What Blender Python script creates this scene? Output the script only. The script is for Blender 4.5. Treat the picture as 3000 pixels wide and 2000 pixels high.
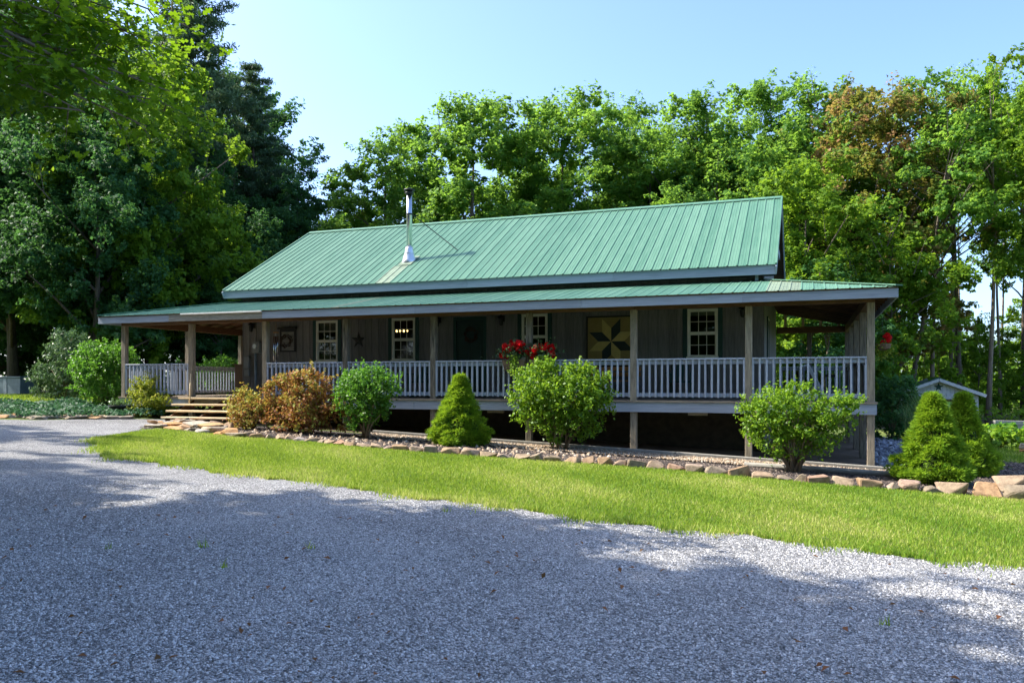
import bpy, bmesh, math, random
import numpy as np
from mathutils import Vector, Matrix

for o in list(bpy.data.objects):
    bpy.data.objects.remove(o)
scene = bpy.context.scene
COL = scene.collection
rad = math.radians

# ------------------------------------------------------------------ camera, sky, sun, exposure
cam_data = bpy.data.cameras.new('camera')
cam = bpy.data.objects.new('camera', cam_data)
COL.objects.link(cam)
cam.location = (16.186, -18.049, 1.585)
cam.rotation_euler = (rad(90), 0, rad(20.157))
cam_data.sensor_width = 36.0
cam_data.lens = 28.28
cam_data.shift_y = 0.0407
cam_data.clip_start = 0.05
cam_data.clip_end = 2000
scene.camera = cam

SUN_ELEV = 46.0
world = bpy.data.worlds.new('World')
scene.world = world
world.use_nodes = True
wn = world.node_tree
for n in list(wn.nodes):
    wn.nodes.remove(n)
sky = wn.nodes.new('ShaderNodeTexSky')
sky.sky_type = 'NISHITA'
sky.sun_disc = False
sky.sun_elevation = rad(SUN_ELEV)
sky.sun_rotation = rad(-99)
sky.altitude = 500
sky.air_density = 0.8
sky.dust_density = 3.0
sky.ozone_density = 5.5
bg = wn.nodes.new('ShaderNodeBackground')
bg.inputs['Strength'].default_value = 0.14
wo = wn.nodes.new('ShaderNodeOutputWorld')
wn.links.new(sky.outputs[0], bg.inputs[0])
wn.links.new(bg.outputs[0], wo.inputs[0])

sun_data = bpy.data.lights.new('sun', 'SUN')
sun_data.energy = 3.3
sun_data.angle = rad(0.5)
sun_data.color = (1.0, 0.93, 0.82)
sun = bpy.data.objects.new('sun', sun_data)
COL.objects.link(sun)
sun.location = (-30, 0, 30)
SUN_DIR = Vector((0.690, 0.110, -0.716)).normalized()
sun.rotation_euler = SUN_DIR.to_track_quat('-Z', 'Y').to_euler()

scene.view_settings.view_transform = 'Standard'
scene.view_settings.look = 'None'
scene.view_settings.gamma = 1.0
scene.view_settings.use_curve_mapping = False
scene.view_settings.exposure = 1.75
scene.render.film_transparent = False
scene.cycles.max_bounces = 8
scene.cycles.transparent_max_bounces = 12
scene.cycles.use_denoising = True

# ------------------------------------------------------------------ helpers
DECK = 1.2


def clamp(v, a, b):
    return max(a, min(b, v))


def gz(x):
    return 0.572 - 0.043 * clamp(x, -12.0, 26.0)


def gzn(x):
    return 0.572 - 0.043 * np.clip(x, -12.0, 26.0)


def wloc(o):
    v = Vector((0, 0, 0))
    while o is not None:
        v = v + Vector(o.location)
        o = o.parent
    return v


def thing(name, label, cat, loc=(0, 0, 0), group=None, rotz=0.0, scale=None):
    o = bpy.data.objects.new(name, None)
    COL.objects.link(o)
    o.empty_display_size = 0.2
    o.location = loc
    o.rotation_euler = (0, 0, rotz)
    if scale is not None:
        o.scale = scale
    o['label'] = label
    o['category'] = cat
    if group:
        o['group'] = group
    return o


def tag(o, label=None, cat=None, group=None, kind=None):
    if label:
        o['label'] = label
    if cat:
        o['category'] = cat
    if group:
        o['group'] = group
    if kind:
        o['kind'] = kind
    return o


class MB:
    """collects solids, builds ONE mesh object"""

    def __init__(self):
        self.v = []
        self.f = []

    def add(self, vs, fs):
        n = len(self.v)
        self.v += [tuple(p) for p in vs]
        self.f += [tuple(i + n for i in f) for f in fs]
        return self

    def box(self, x0, x1, y0, y1, z0, z1):
        vs = [(x0, y0, z0), (x1, y0, z0), (x1, y1, z0), (x0, y1, z0),
              (x0, y0, z1), (x1, y0, z1), (x1, y1, z1), (x0, y1, z1)]
        return self.add(vs, [(0, 3, 2, 1), (4, 5, 6, 7), (0, 1, 5, 4), (1, 2, 6, 5), (2, 3, 7, 6), (3, 0, 4, 7)])

    def hexa(self, b4, t4):
        return self.add(list(b4) + list(t4), [(0, 3, 2, 1), (4, 5, 6, 7), (0, 1, 5, 4), (1, 2, 6, 5), (2, 3, 7, 6), (3, 0, 4, 7)])

    def beam(self, a, b, w, h, up=(0, 0, 1)):
        a = Vector(a)
        b = Vector(b)
        d = (b - a).normalized()
        s = d.cross(Vector(up))
        if s.length < 1e-5:
            s = Vector((1, 0, 0))
        s.normalize()
        u = s.cross(d).normalized()
        s = s * w / 2
        u = u * h / 2
        return self.hexa([a - s - u, a + s - u, b + s - u, b - s - u], [a - s + u, a + s + u, b + s + u, b - s + u])

    def tube(self, pts, radii, n=8, cap=True):
        pts = [Vector(p) for p in pts]
        base = len(self.v)
        ref = Vector((1, 0, 0))
        for i, p in enumerate(pts):
            if i == 0:
                d = pts[1] - p
            elif i == len(pts) - 1:
                d = p - pts[i - 1]
            else:
                d = pts[i + 1] - pts[i - 1]
            d.normalize()
            if abs(d.dot(ref)) > 0.95:
                ref = Vector((0, 1, 0))
            s = d.cross(ref).normalized()
            t = d.cross(s)
            for k in range(n):
                a = 2 * math.pi * k / n
                self.v.append(tuple(p + (s * math.cos(a) + t * math.sin(a)) * radii[i]))
        for i in range(len(pts) - 1):
            for k in range(n):
                a = base + i * n + k
                b = base + i * n + (k + 1) % n
                self.f.append((a, b, b + n, a + n))
        if cap:
            self.f.append(tuple(base + k for k in range(n))[::-1])
            self.f.append(tuple(base + (len(pts) - 1) * n + k for k in range(n)))
        return self

    def lathe(self, c, prof, n=16):
        base = len(self.v)
        for r, z in prof:
            for k in range(n):
                a = 2 * math.pi * k / n
                self.v.append((c[0] + r * math.cos(a), c[1] + r * math.sin(a), c[2] + z))
        for i in range(len(prof) - 1):
            for k in range(n):
                a = base + i * n + k
                b = base + i * n + (k + 1) % n
                self.f.append((a, b, b + n, a + n))
        self.f.append(tuple(base + k for k in range(n))[::-1])
        self.f.append(tuple(base + (len(prof) - 1) * n + k for k in range(n)))
        return self

    def prism(self, poly, axis, a0, a1):
        """poly: list of 2D points; axis 'x','y','z' extruded a0..a1"""
        def P(p, a):
            if axis == 'x':
                return (a, p[0], p[1])
            if axis == 'y':
                return (p[0], a, p[1])
            return (p[0], p[1], a)
        n = len(poly)
        vs = [P(p, a0) for p in poly] + [P(p, a1) for p in poly]
        fs = [tuple(range(n))[::-1], tuple(range(n, 2 * n))]
        for i in range(n):
            j = (i + 1) % n
            fs.append((i, j, j + n, i + n))
        return self.add(vs, fs)

    def mesh(self, name, off=(0, 0, 0), smooth=False, bevel=0.0):
        me = bpy.data.meshes.new(name)
        ox, oy, oz = off
        me.from_pydata([(x - ox, y - oy, z - oz) for x, y, z in self.v], [], self.f)
        bm = bmesh.new()
        bm.from_mesh(me)
        bmesh.ops.recalc_face_normals(bm, faces=bm.faces)
        if bevel > 0:
            bmesh.ops.bevel(bm, geom=list(bm.edges), offset=bevel, segments=1, affect='EDGES', clamp_overlap=True)
        bm.to_mesh(me)
        bm.free()
        if smooth:
            for p in me.polygons:
                p.use_smooth = True
        return me


def link(name, mesh, mat, parent=None, loc=(0, 0, 0)):
    o = bpy.data.objects.new(name, mesh)
    COL.objects.link(o)
    if mat is not None and not mesh.materials:
        mesh.materials.append(mat)
    if parent is not None:
        o.parent = parent
    o.location = loc
    return o


def part(name, mb, mat, parent=None, label=None, smooth=False, bevel=0.0):
    """mb in world coordinates"""
    off = wloc(parent) if parent is not None else Vector((0, 0, 0))
    o = link(name, mb.mesh(name, off, smooth, bevel), mat, parent)
    if label:
        o['label'] = label
    return o


def inst(name, mesh, mat, parent, wpos):
    """mesh with local origin placed at world position under a parent without rotation"""
    return link(name, mesh, mat, parent, Vector(wpos) - (wloc(parent) if parent else Vector((0, 0, 0))))


def copy_tree(o, parent=None):
    c = o.copy()
    COL.objects.link(c)
    c.parent = parent
    for ch in list(o.children):
        copy_tree(ch, c)
    return c


def np_mesh(name, V, nper, tint=None, mat=None):
    """V: (n*nper,3) array; every nper vertices form one polygon"""
    V = np.asarray(V, dtype=np.float32)
    n = len(V) // nper
    me = bpy.data.meshes.new(name)
    me.vertices.add(len(V))
    me.vertices.foreach_set('co', V.ravel())
    me.loops.add(n * nper)
    me.loops.foreach_set('vertex_index', np.arange(n * nper, dtype=np.int32))
    me.polygons.add(n)
    me.polygons.foreach_set('loop_start', np.arange(0, n * nper, nper, dtype=np.int32))
    me.polygons.foreach_set('loop_total', np.full(n, nper, dtype=np.int32))
    if tint is not None:
        a = me.attributes.new('tint', 'FLOAT', 'POINT')
        a.data.foreach_set('value', np.repeat(np.asarray(tint, dtype=np.float32), nper))
    me.update(calc_edges=True)
    if mat is not None:
        me.materials.append(mat)
    return me


def np_mesh_faces(name, V, F, nv, tint=None, mat=None):
    """copies of one small solid: V (n*nv,3), F (m,4) template faces"""
    V = np.asarray(V, dtype=np.float32)
    n = len(V) // nv
    F = np.asarray(F, dtype=np.int32)
    m, k = F.shape
    idx = (F[None] + (np.arange(n, dtype=np.int32) * nv)[:, None, None]).reshape(-1)
    me = bpy.data.meshes.new(name)
    me.vertices.add(len(V))
    me.vertices.foreach_set('co', V.ravel())
    me.loops.add(len(idx))
    me.loops.foreach_set('vertex_index', idx)
    me.polygons.add(n * m)
    me.polygons.foreach_set('loop_start', np.arange(0, n * m * k, k, dtype=np.int32))
    me.polygons.foreach_set('loop_total', np.full(n * m, k, dtype=np.int32))
    if tint is not None:
        a = me.attributes.new('tint', 'FLOAT', 'POINT')
        a.data.foreach_set('value', np.repeat(np.asarray(tint, dtype=np.float32), nv))
    me.update(calc_edges=True)
    if mat is not None:
        me.materials.append(mat)
    return me


# ------------------------------------------------------------------ materials
def new_mat(name):
    m = bpy.data.materials.new(name)
    m.use_nodes = True
    nt = m.node_tree
    b = nt.nodes['Principled BSDF']
    return m, nt, b


def N(nt, typ, **kw):
    n = nt.nodes.new(typ)
    for k, v in kw.items():
        if k in n.inputs:
            n.inputs[k].default_value = v
        else:
            setattr(n, k, v)
    return n


def ramp(nt, stops):
    r = nt.nodes.new('ShaderNodeValToRGB')
    e = r.color_ramp.elements
    while len(e) < len(stops):
        e.new(0.5)
    for i, (p, c) in enumerate(stops):
        e[i].position = p
        e[i].color = (c[0], c[1], c[2], 1)
    return r


def plain(name, col, rough=0.6, metal=0.0, noise=0.12, scale=6.0, spec=0.4, bump=0.0, stretch=None):
    m, nt, b = new_mat(name)
    tc = N(nt, 'ShaderNodeTexCoord')
    src = tc.outputs['Object']
    if stretch:
        mp = N(nt, 'ShaderNodeMapping')
        mp.inputs['Scale'].default_value = stretch
        nt.links.new(src, mp.inputs[0])
        src = mp.outputs[0]
    no = N(nt, 'ShaderNodeTexNoise', Scale=scale, Detail=6.0, Roughness=0.65)
    nt.links.new(src, no.inputs['Vector'])
    oi = N(nt, 'ShaderNodeObjectInfo')
    mx = N(nt, 'ShaderNodeMath', operation='ADD')
    mr = N(nt, 'ShaderNodeMapRange')
    mr.inputs['To Min'].default_value = -0.12
    mr.inputs['To Max'].default_value = 0.12
    nt.links.new(oi.outputs['Random'], mr.inputs[0])
    nt.links.new(no.outputs['Fac'], mx.inputs[0])
    nt.links.new(mr.outputs[0], mx.inputs[1])
    lo = [c * (1 - noise * 2) for c in col]
    hi = [min(1, c * (1 + noise * 2)) for c in col]
    r = ramp(nt, [(0.25, lo), (0.75, hi)])
    nt.links.new(mx.outputs[0], r.inputs[0])
    nt.links.new(r.outputs[0], b.inputs['Base Color'])
    b.inputs['Roughness'].default_value = rough
    b.inputs['Metallic'].default_value = metal
    b.inputs['Specular IOR Level'].default_value = spec
    if bump > 0:
        bp = N(nt, 'ShaderNodeBump', Strength=bump, Distance=0.02)
        nt.links.new(no.outputs['Fac'], bp.inputs['Height'])
        nt.links.new(bp.outputs[0], b.inputs['Normal'])
    return m


def leaf_mat(name, stops, trans=(0.25, 0.4, 0.03), tfac=0.4, rough=0.6, var=0.25, spec=0.2):
    """per-leaf tint attribute + object random; thin leaves pass light"""
    m, nt, b = new_mat(name)
    at = N(nt, 'ShaderNodeAttribute', attribute_name='tint')
    oi = N(nt, 'ShaderNodeObjectInfo')
    mr = N(nt, 'ShaderNodeMapRange')
    mr.inputs['To Min'].default_value = -var / 2
    mr.inputs['To Max'].default_value = var / 2
    nt.links.new(oi.outputs['Random'], mr.inputs[0])
    ad = N(nt, 'ShaderNodeMath', operation='ADD')
    nt.links.new(at.outputs['Fac'], ad.inputs[0])
    nt.links.new(mr.outputs[0], ad.inputs[1])
    r = ramp(nt, stops)
    nt.links.new(ad.outputs[0], r.inputs[0])
    nt.links.new(r.outputs[0], b.inputs['Base Color'])
    b.inputs['Roughness'].default_value = rough
    b.inputs['Specular IOR Level'].default_value = spec
    t = N(nt, 'ShaderNodeBsdfTranslucent')
    mc = N(nt, 'ShaderNodeMix', data_type='RGBA')
    mc.inputs[0].default_value = 0.55
    nt.links.new(r.outputs[0], mc.inputs[6])
    mc.inputs[7].default_value = (*trans, 1)
    nt.links.new(mc.outputs[2], t.inputs[0])
    ms = N(nt, 'ShaderNodeMixShader')
    ms.inputs[0].default_value = tfac
    nt.links.new(b.outputs[0], ms.inputs[1])
    nt.links.new(t.outputs[0], ms.inputs[2])
    out = nt.nodes['Material Output']
    nt.links.new(ms.outputs[0], out.inputs[0])
    return m


M = {}
# metal roof: green enamel, faint chalking streaks down the slope
m, nt, b = new_mat('green_roof_metal')
tc = N(nt, 'ShaderNodeTexCoord')
ge = N(nt, 'ShaderNodeNewGeometry')
mp = N(nt, 'ShaderNodeMapping')
mp.inputs['Scale'].default_value = (9, 0.9, 0.9)
nt.links.new(ge.outputs['Position'], mp.inputs[0])
n1 = N(nt, 'ShaderNodeTexNoise', Scale=1.2, Detail=6.0, Roughness=0.6)
nt.links.new(mp.outputs[0], n1.inputs['Vector'])
n2 = N(nt, 'ShaderNodeTexNoise', Scale=18.0, Detail=4.0, Roughness=0.7)
nt.links.new(ge.outputs['Position'], n2.inputs['Vector'])
oi = N(nt, 'ShaderNodeObjectInfo')
r1 = ramp(nt, [(0.3, (0.066, 0.170, 0.113)), (0.7, (0.108, 0.228, 0.155))])
ad = N(nt, 'ShaderNodeMath', operation='MULTIPLY_ADD')
ad.inputs[1].default_value = 0.35
nt.links.new(oi.outputs['Random'], ad.inputs[0])
sb = N(nt, 'ShaderNodeMath', operation='SUBTRACT')
sb.inputs[1].default_value = 0.17
nt.links.new(n1.outputs['Fac'], sb.inputs[0])
nt.links.new(sb.outputs[0], ad.inputs[2])
nt.links.new(ad.outputs[0], r1.inputs[0])
r2 = ramp(nt, [(0.55, (0, 0, 0)), (0.8, (0.35, 0.35, 0.35))])
nt.links.new(n2.outputs['Fac'], r2.inputs[0])
mc = N(nt, 'ShaderNodeMix', data_type='RGBA')
nt.links.new(r2.outputs[0], mc.inputs[0])
nt.links.new(r1.outputs[0], mc.inputs[6])
mc.inputs[7].default_value = (0.20, 0.25, 0.16, 1)
nt.links.new(mc.outputs[2], b.inputs['Base Color'])
b.inputs['Roughness'].default_value = 0.55
b.inputs['Specular IOR Level'].default_value = 0.25
M['roof'] = m
M['roof_faded'] = plain('faded_roof_metal', (0.185, 0.245, 0.165), 0.6, noise=0.15, scale=5)
M['grey_trim'] = plain('blue_grey_painted_trim', (0.30, 0.345, 0.42), 0.55, noise=0.10, scale=3, bump=0.12, stretch=(0.6, 4, 8))
M['rail'] = plain('pale_grey_railing_paint', (0.40, 0.44, 0.52), 0.55, noise=0.12, scale=9, bump=0.1)
M['weathered'] = plain('weathered_bare_board', (0.26, 0.25, 0.22), 0.8, noise=0.25, scale=5, bump=0.3, stretch=(1, 6, 10))
M['post'] = plain('weathered_timber_post', (0.22, 0.185, 0.135), 0.8, noise=0.38, scale=5, bump=0.4, stretch=(7, 7, 0.7))
M['brown_wood'] = plain('brown_beam_wood', (0.14, 0.07, 0.032), 0.7, noise=0.25, scale=4, bump=0.3, stretch=(1, 7, 7))
M['deck_wood'] = plain('grey_brown_deck_boards', (0.27, 0.22, 0.17), 0.8, noise=0.2, scale=4, bump=0.3, stretch=(0.8, 7, 7))
M['tread'] = plain('sunlit_pine_tread', (0.60, 0.47, 0.28), 0.7, noise=0.18, scale=4, bump=0.3, stretch=(0.8, 7, 7))
M['siding'] = plain('grey_brown_board_siding', (0.185, 0.175, 0.165), 0.75, noise=0.16, scale=5, bump=0.3, stretch=(6, 6, 0.6))
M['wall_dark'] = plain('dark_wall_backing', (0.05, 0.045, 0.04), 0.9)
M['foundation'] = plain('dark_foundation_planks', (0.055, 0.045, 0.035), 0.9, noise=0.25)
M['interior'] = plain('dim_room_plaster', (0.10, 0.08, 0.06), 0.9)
M['cream'] = plain('cream_window_paint', (0.74, 0.72, 0.60), 0.5, noise=0.06)
M['green_trim'] = plain('dark_green_shutter_paint', (0.012, 0.055, 0.042), 0.5, noise=0.1)
M['door'] = plain('dark_green_door_paint', (0.012, 0.040, 0.033), 0.45, noise=0.1)
M['black'] = plain('black_iron', (0.015, 0.014, 0.013), 0.5)
M['steel'] = plain('stainless_pipe', (0.62, 0.64, 0.68), 0.22, metal=1.0, noise=0.06)
M['alu'] = plain('galvanised_flashing', (0.72, 0.73, 0.75), 0.35, metal=0.85, noise=0.06)
M['brass'] = plain('dull_brass', (0.5, 0.36, 0.14), 0.35, metal=1.0)
M['white_metal'] = plain('white_edge_metal', (0.80, 0.80, 0.78), 0.4, noise=0.05)
M['box_grey'] = plain('grey_meter_box', (0.24, 0.25, 0.24), 0.5, noise=0.08)
M['conduit'] = plain('grey_blue_conduit', (0.22, 0.27, 0.30), 0.5)
M['cabinet_grey'] = plain('grey_green_cabinet', (0.14, 0.19, 0.21), 0.5, noise=0.12)
M['ochre'] = plain('ochre_quilt_paint', (0.54, 0.42, 0.13), 0.6, noise=0.08)
M['ochre_dull'] = plain('dull_tan_quilt_paint', (0.27, 0.20, 0.06), 0.6, noise=0.08)
M['quilt_dark'] = plain('dark_quilt_paint', (0.016, 0.028, 0.026), 0.6)
M['rust'] = plain('dark_tin_star', (0.030, 0.034, 0.030), 0.6)
M['orange_wood'] = plain('orange_brown_bench_wood', (0.36, 0.17, 0.055), 0.6, noise=0.2, stretch=(1, 7, 7))
M['cabinet_brown'] = plain('brown_cabinet_wood', (0.12, 0.07, 0.03), 0.6, noise=0.2, stretch=(6, 6, 1))
M['terracotta'] = plain('brown_planter_box', (0.20, 0.13, 0.09), 0.8, noise=0.2)
M['pot'] = plain('dark_glazed_bowl', (0.018, 0.018, 0.022), 0.4)
M['shed_wall'] = plain('pale_grey_shed_siding', (0.40, 0.43, 0.47), 0.6, noise=0.06)
M['shed_roof'] = plain('dark_green_shed_roof', (0.020, 0.085, 0.060), 0.5)
M['twig'] = plain('dry_twig', (0.24, 0.17, 0.11), 0.9, noise=0.25)
M['wreath'] = plain('dark_vine_wreath', (0.045, 0.03, 0.02), 0.9, noise=0.3)
M['wreath_red'] = plain('russet_vine_wreath', (0.065, 0.032, 0.016), 0.9, noise=0.4)
M['machine'] = plain('pale_grey_machine_enamel', (0.5, 0.53, 0.56), 0.4)

m, nt, b = new_mat('window_glass')
tr = N(nt, 'ShaderNodeBsdfTransparent')
tr.inputs[0].default_value = (0.62, 0.66, 0.64, 1)
gl = N(nt, 'ShaderNodeBsdfGlossy')
gl.inputs['Roughness'].default_value = 0.03
fr = N(nt, 'ShaderNodeFresnel', IOR=1.5)
ms = N(nt, 'ShaderNodeMixShader')
nt.links.new(fr.outputs[0], ms.inputs[0])
nt.links.new(tr.outputs[0], ms.inputs[1])
nt.links.new(gl.outputs[0], ms.inputs[2])
nt.links.new(ms.outputs[0], nt.nodes['Material Output'].inputs[0])
M['glass'] = m
m, nt, b = new_mat('warm_bulb')
b.inputs['Emission Color'].default_value = (1.0, 0.62, 0.22, 1)
b.inputs['Emission Strength'].default_value = 5.0
M['bulb'] = m


def bark(name, lo, hi, stretch=(7, 7, 1.0)):
    m, nt, b = new_mat(name)
    tc = N(nt, 'ShaderNodeTexCoord')
    mp = N(nt, 'ShaderNodeMapping')
    mp.inputs['Scale'].default_value = stretch
    nt.links.new(tc.outputs['Object'], mp.inputs[0])
    no = N(nt, 'ShaderNodeTexNoise', Scale=1.6, Detail=8.0, Roughness=0.7)
    nt.links.new(mp.outputs[0], no.inputs['Vector'])
    r = ramp(nt, [(0.3, lo), (0.7, hi)])
    nt.links.new(no.outputs['Fac'], r.inputs[0])
    nt.links.new(r.outputs[0], b.inputs['Base Color'])
    b.inputs['Roughness'].default_value = 0.9
    bp = N(nt, 'ShaderNodeBump', Strength=0.6, Distance=0.04)
    nt.links.new(no.outputs['Fac'], bp.inputs['Height'])
    nt.links.new(bp.outputs[0], b.inputs['Normal'])
    return m


M['bark'] = bark('grey_brown_bark', (0.05, 0.038, 0.028), (0.19, 0.15, 0.11))
M['bark_pale'] = bark('pale_bark', (0.10, 0.08, 0.06), (0.34, 0.26, 0.19))
M['stem'] = bark('shrub_stem_bark', (0.10, 0.075, 0.045), (0.27, 0.21, 0.13), (10, 10, 3))

G = [(0.0, (0.020, 0.058, 0.012)), (0.45, (0.050, 0.125, 0.018)), (0.8, (0.115, 0.215, 0.022)), (1.0, (0.22, 0.30, 0.035))]
M['leaf_maple'] = leaf_mat('maple_leaves', [(0, (0.034, 0.105, 0.018)), (0.45, (0.095, 0.225, 0.030)), (0.8, (0.19, 0.325, 0.05)), (1.0, (0.36, 0.27, 0.05))], trans=(0.42, 0.68, 0.07), tfac=0.5)
M['leaf_light'] = leaf_mat('light_green_leaves', [(0, (0.045, 0.105, 0.012)), (0.5, (0.125, 0.245, 0.018)), (1.0, (0.27, 0.38, 0.035))], trans=(0.38, 0.58, 0.035), tfac=0.5)
M['leaf_rust'] = leaf_mat('red_brown_tipped_leaves', [(0, (0.040, 0.090, 0.014)), (0.44, (0.10, 0.20, 0.024)), (0.57, (0.20, 0.22, 0.045)), (0.72, (0.34, 0.20, 0.085)), (1.0, (0.40, 0.18, 0.10))], trans=(0.42, 0.36, 0.06), tfac=0.45)
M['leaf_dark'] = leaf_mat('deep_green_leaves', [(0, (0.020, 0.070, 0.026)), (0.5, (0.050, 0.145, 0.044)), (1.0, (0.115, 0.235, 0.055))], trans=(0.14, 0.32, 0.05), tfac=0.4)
M['leaf_oak'] = leaf_mat('oak_leaves', [(0, (0.030, 0.085, 0.006)), (0.5, (0.065, 0.155, 0.008)), (1.0, (0.12, 0.23, 0.012))], trans=(0.30, 0.50, 0.012), tfac=0.5)
M['needle'] = leaf_mat('pine_needles', [(0, (0.045, 0.085, 0.045)), (0.5, (0.10, 0.165, 0.08)), (1.0, (0.21, 0.28, 0.13))], trans=(0.12, 0.22, 0.07), tfac=0.3)
M['spruce'] = leaf_mat('dwarf_spruce_needles', [(0, (0.085, 0.20, 0.014)), (0.5, (0.22, 0.37, 0.022)), (1.0, (0.42, 0.54, 0.045))], trans=(0.42, 0.58, 0.03), tfac=0.38)
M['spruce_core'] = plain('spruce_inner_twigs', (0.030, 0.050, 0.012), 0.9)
M['bush_lime'] = leaf_mat('lime_shrub_leaves', [(0, (0.060, 0.150, 0.012)), (0.5, (0.150, 0.300, 0.020)), (1.0, (0.33, 0.46, 0.05))], trans=(0.38, 0.58, 0.03), tfac=0.45, rough=0.45, spec=0.3)
M['bush_green'] = leaf_mat('fresh_green_shrub_leaves', [(0, (0.040, 0.125, 0.018)), (0.5, (0.090, 0.235, 0.024)), (1.0, (0.22, 0.38, 0.06))], trans=(0.20, 0.45, 0.03), tfac=0.42, rough=0.45, spec=0.3)
M['bush_grey'] = leaf_mat('grey_green_leaves', [(0, (0.040, 0.085, 0.040)), (0.5, (0.085, 0.155, 0.070)), (1.0, (0.19, 0.27, 0.13))], trans=(0.15, 0.28, 0.06), tfac=0.3, rough=0.35)
M['azalea'] = leaf_mat('bronze_azalea_leaves', [(0, (0.11, 0.055, 0.020)), (0.35, (0.27, 0.105, 0.045)), (0.52, (0.38, 0.18, 0.065)), (0.68, (0.33, 0.31, 0.06)), (1.0, (0.36, 0.44, 0.07))], trans=(0.45, 0.22, 0.04), tfac=0.35)
M['yellow_bush'] = leaf_mat('yellow_green_shrub_leaves', [(0, (0.060, 0.120, 0.012)), (0.5, (0.19, 0.27, 0.02)), (1.0, (0.48, 0.44, 0.07))], trans=(0.4, 0.45, 0.03), tfac=0.35)
M['ivy'] = leaf_mat('ivy_leaves', [(0, (0.018, 0.062, 0.030)), (0.6, (0.040, 0.120, 0.055)), (1.0, (0.09, 0.20, 0.08))], trans=(0.1, 0.25, 0.08), tfac=0.25, rough=0.6)
M['blade'] = leaf_mat('grass_blades', [(0, (0.075, 0.18, 0.018)), (0.4, (0.185, 0.325, 0.026)), (0.75, (0.36, 0.44, 0.08)), (1.0, (0.60, 0.56, 0.22))], trans=(0.44, 0.54, 0.05), tfac=0.4, var=0.0, rough=0.5)
M['reed'] = leaf_mat('pale_ornamental_grass', [(0, (0.09, 0.16, 0.04)), (0.6, (0.19, 0.27, 0.08)), (1.0, (0.38, 0.42, 0.18))], trans=(0.3, 0.42, 0.08), tfac=0.35)


M['red'] = leaf_mat('red_petals', [(0, (0.70, 0.010, 0.015)), (1, (0.90, 0.030, 0.035))], trans=(0.95, 0.03, 0.03), tfac=0.5, var=1.0)
M['peach'] = leaf_mat('peach_petals', [(0, (0.90, 0.30, 0.14)), (1, (0.95, 0.48, 0.24))], trans=(0.95, 0.45, 0.2), tfac=0.5, var=1.0)


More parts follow.
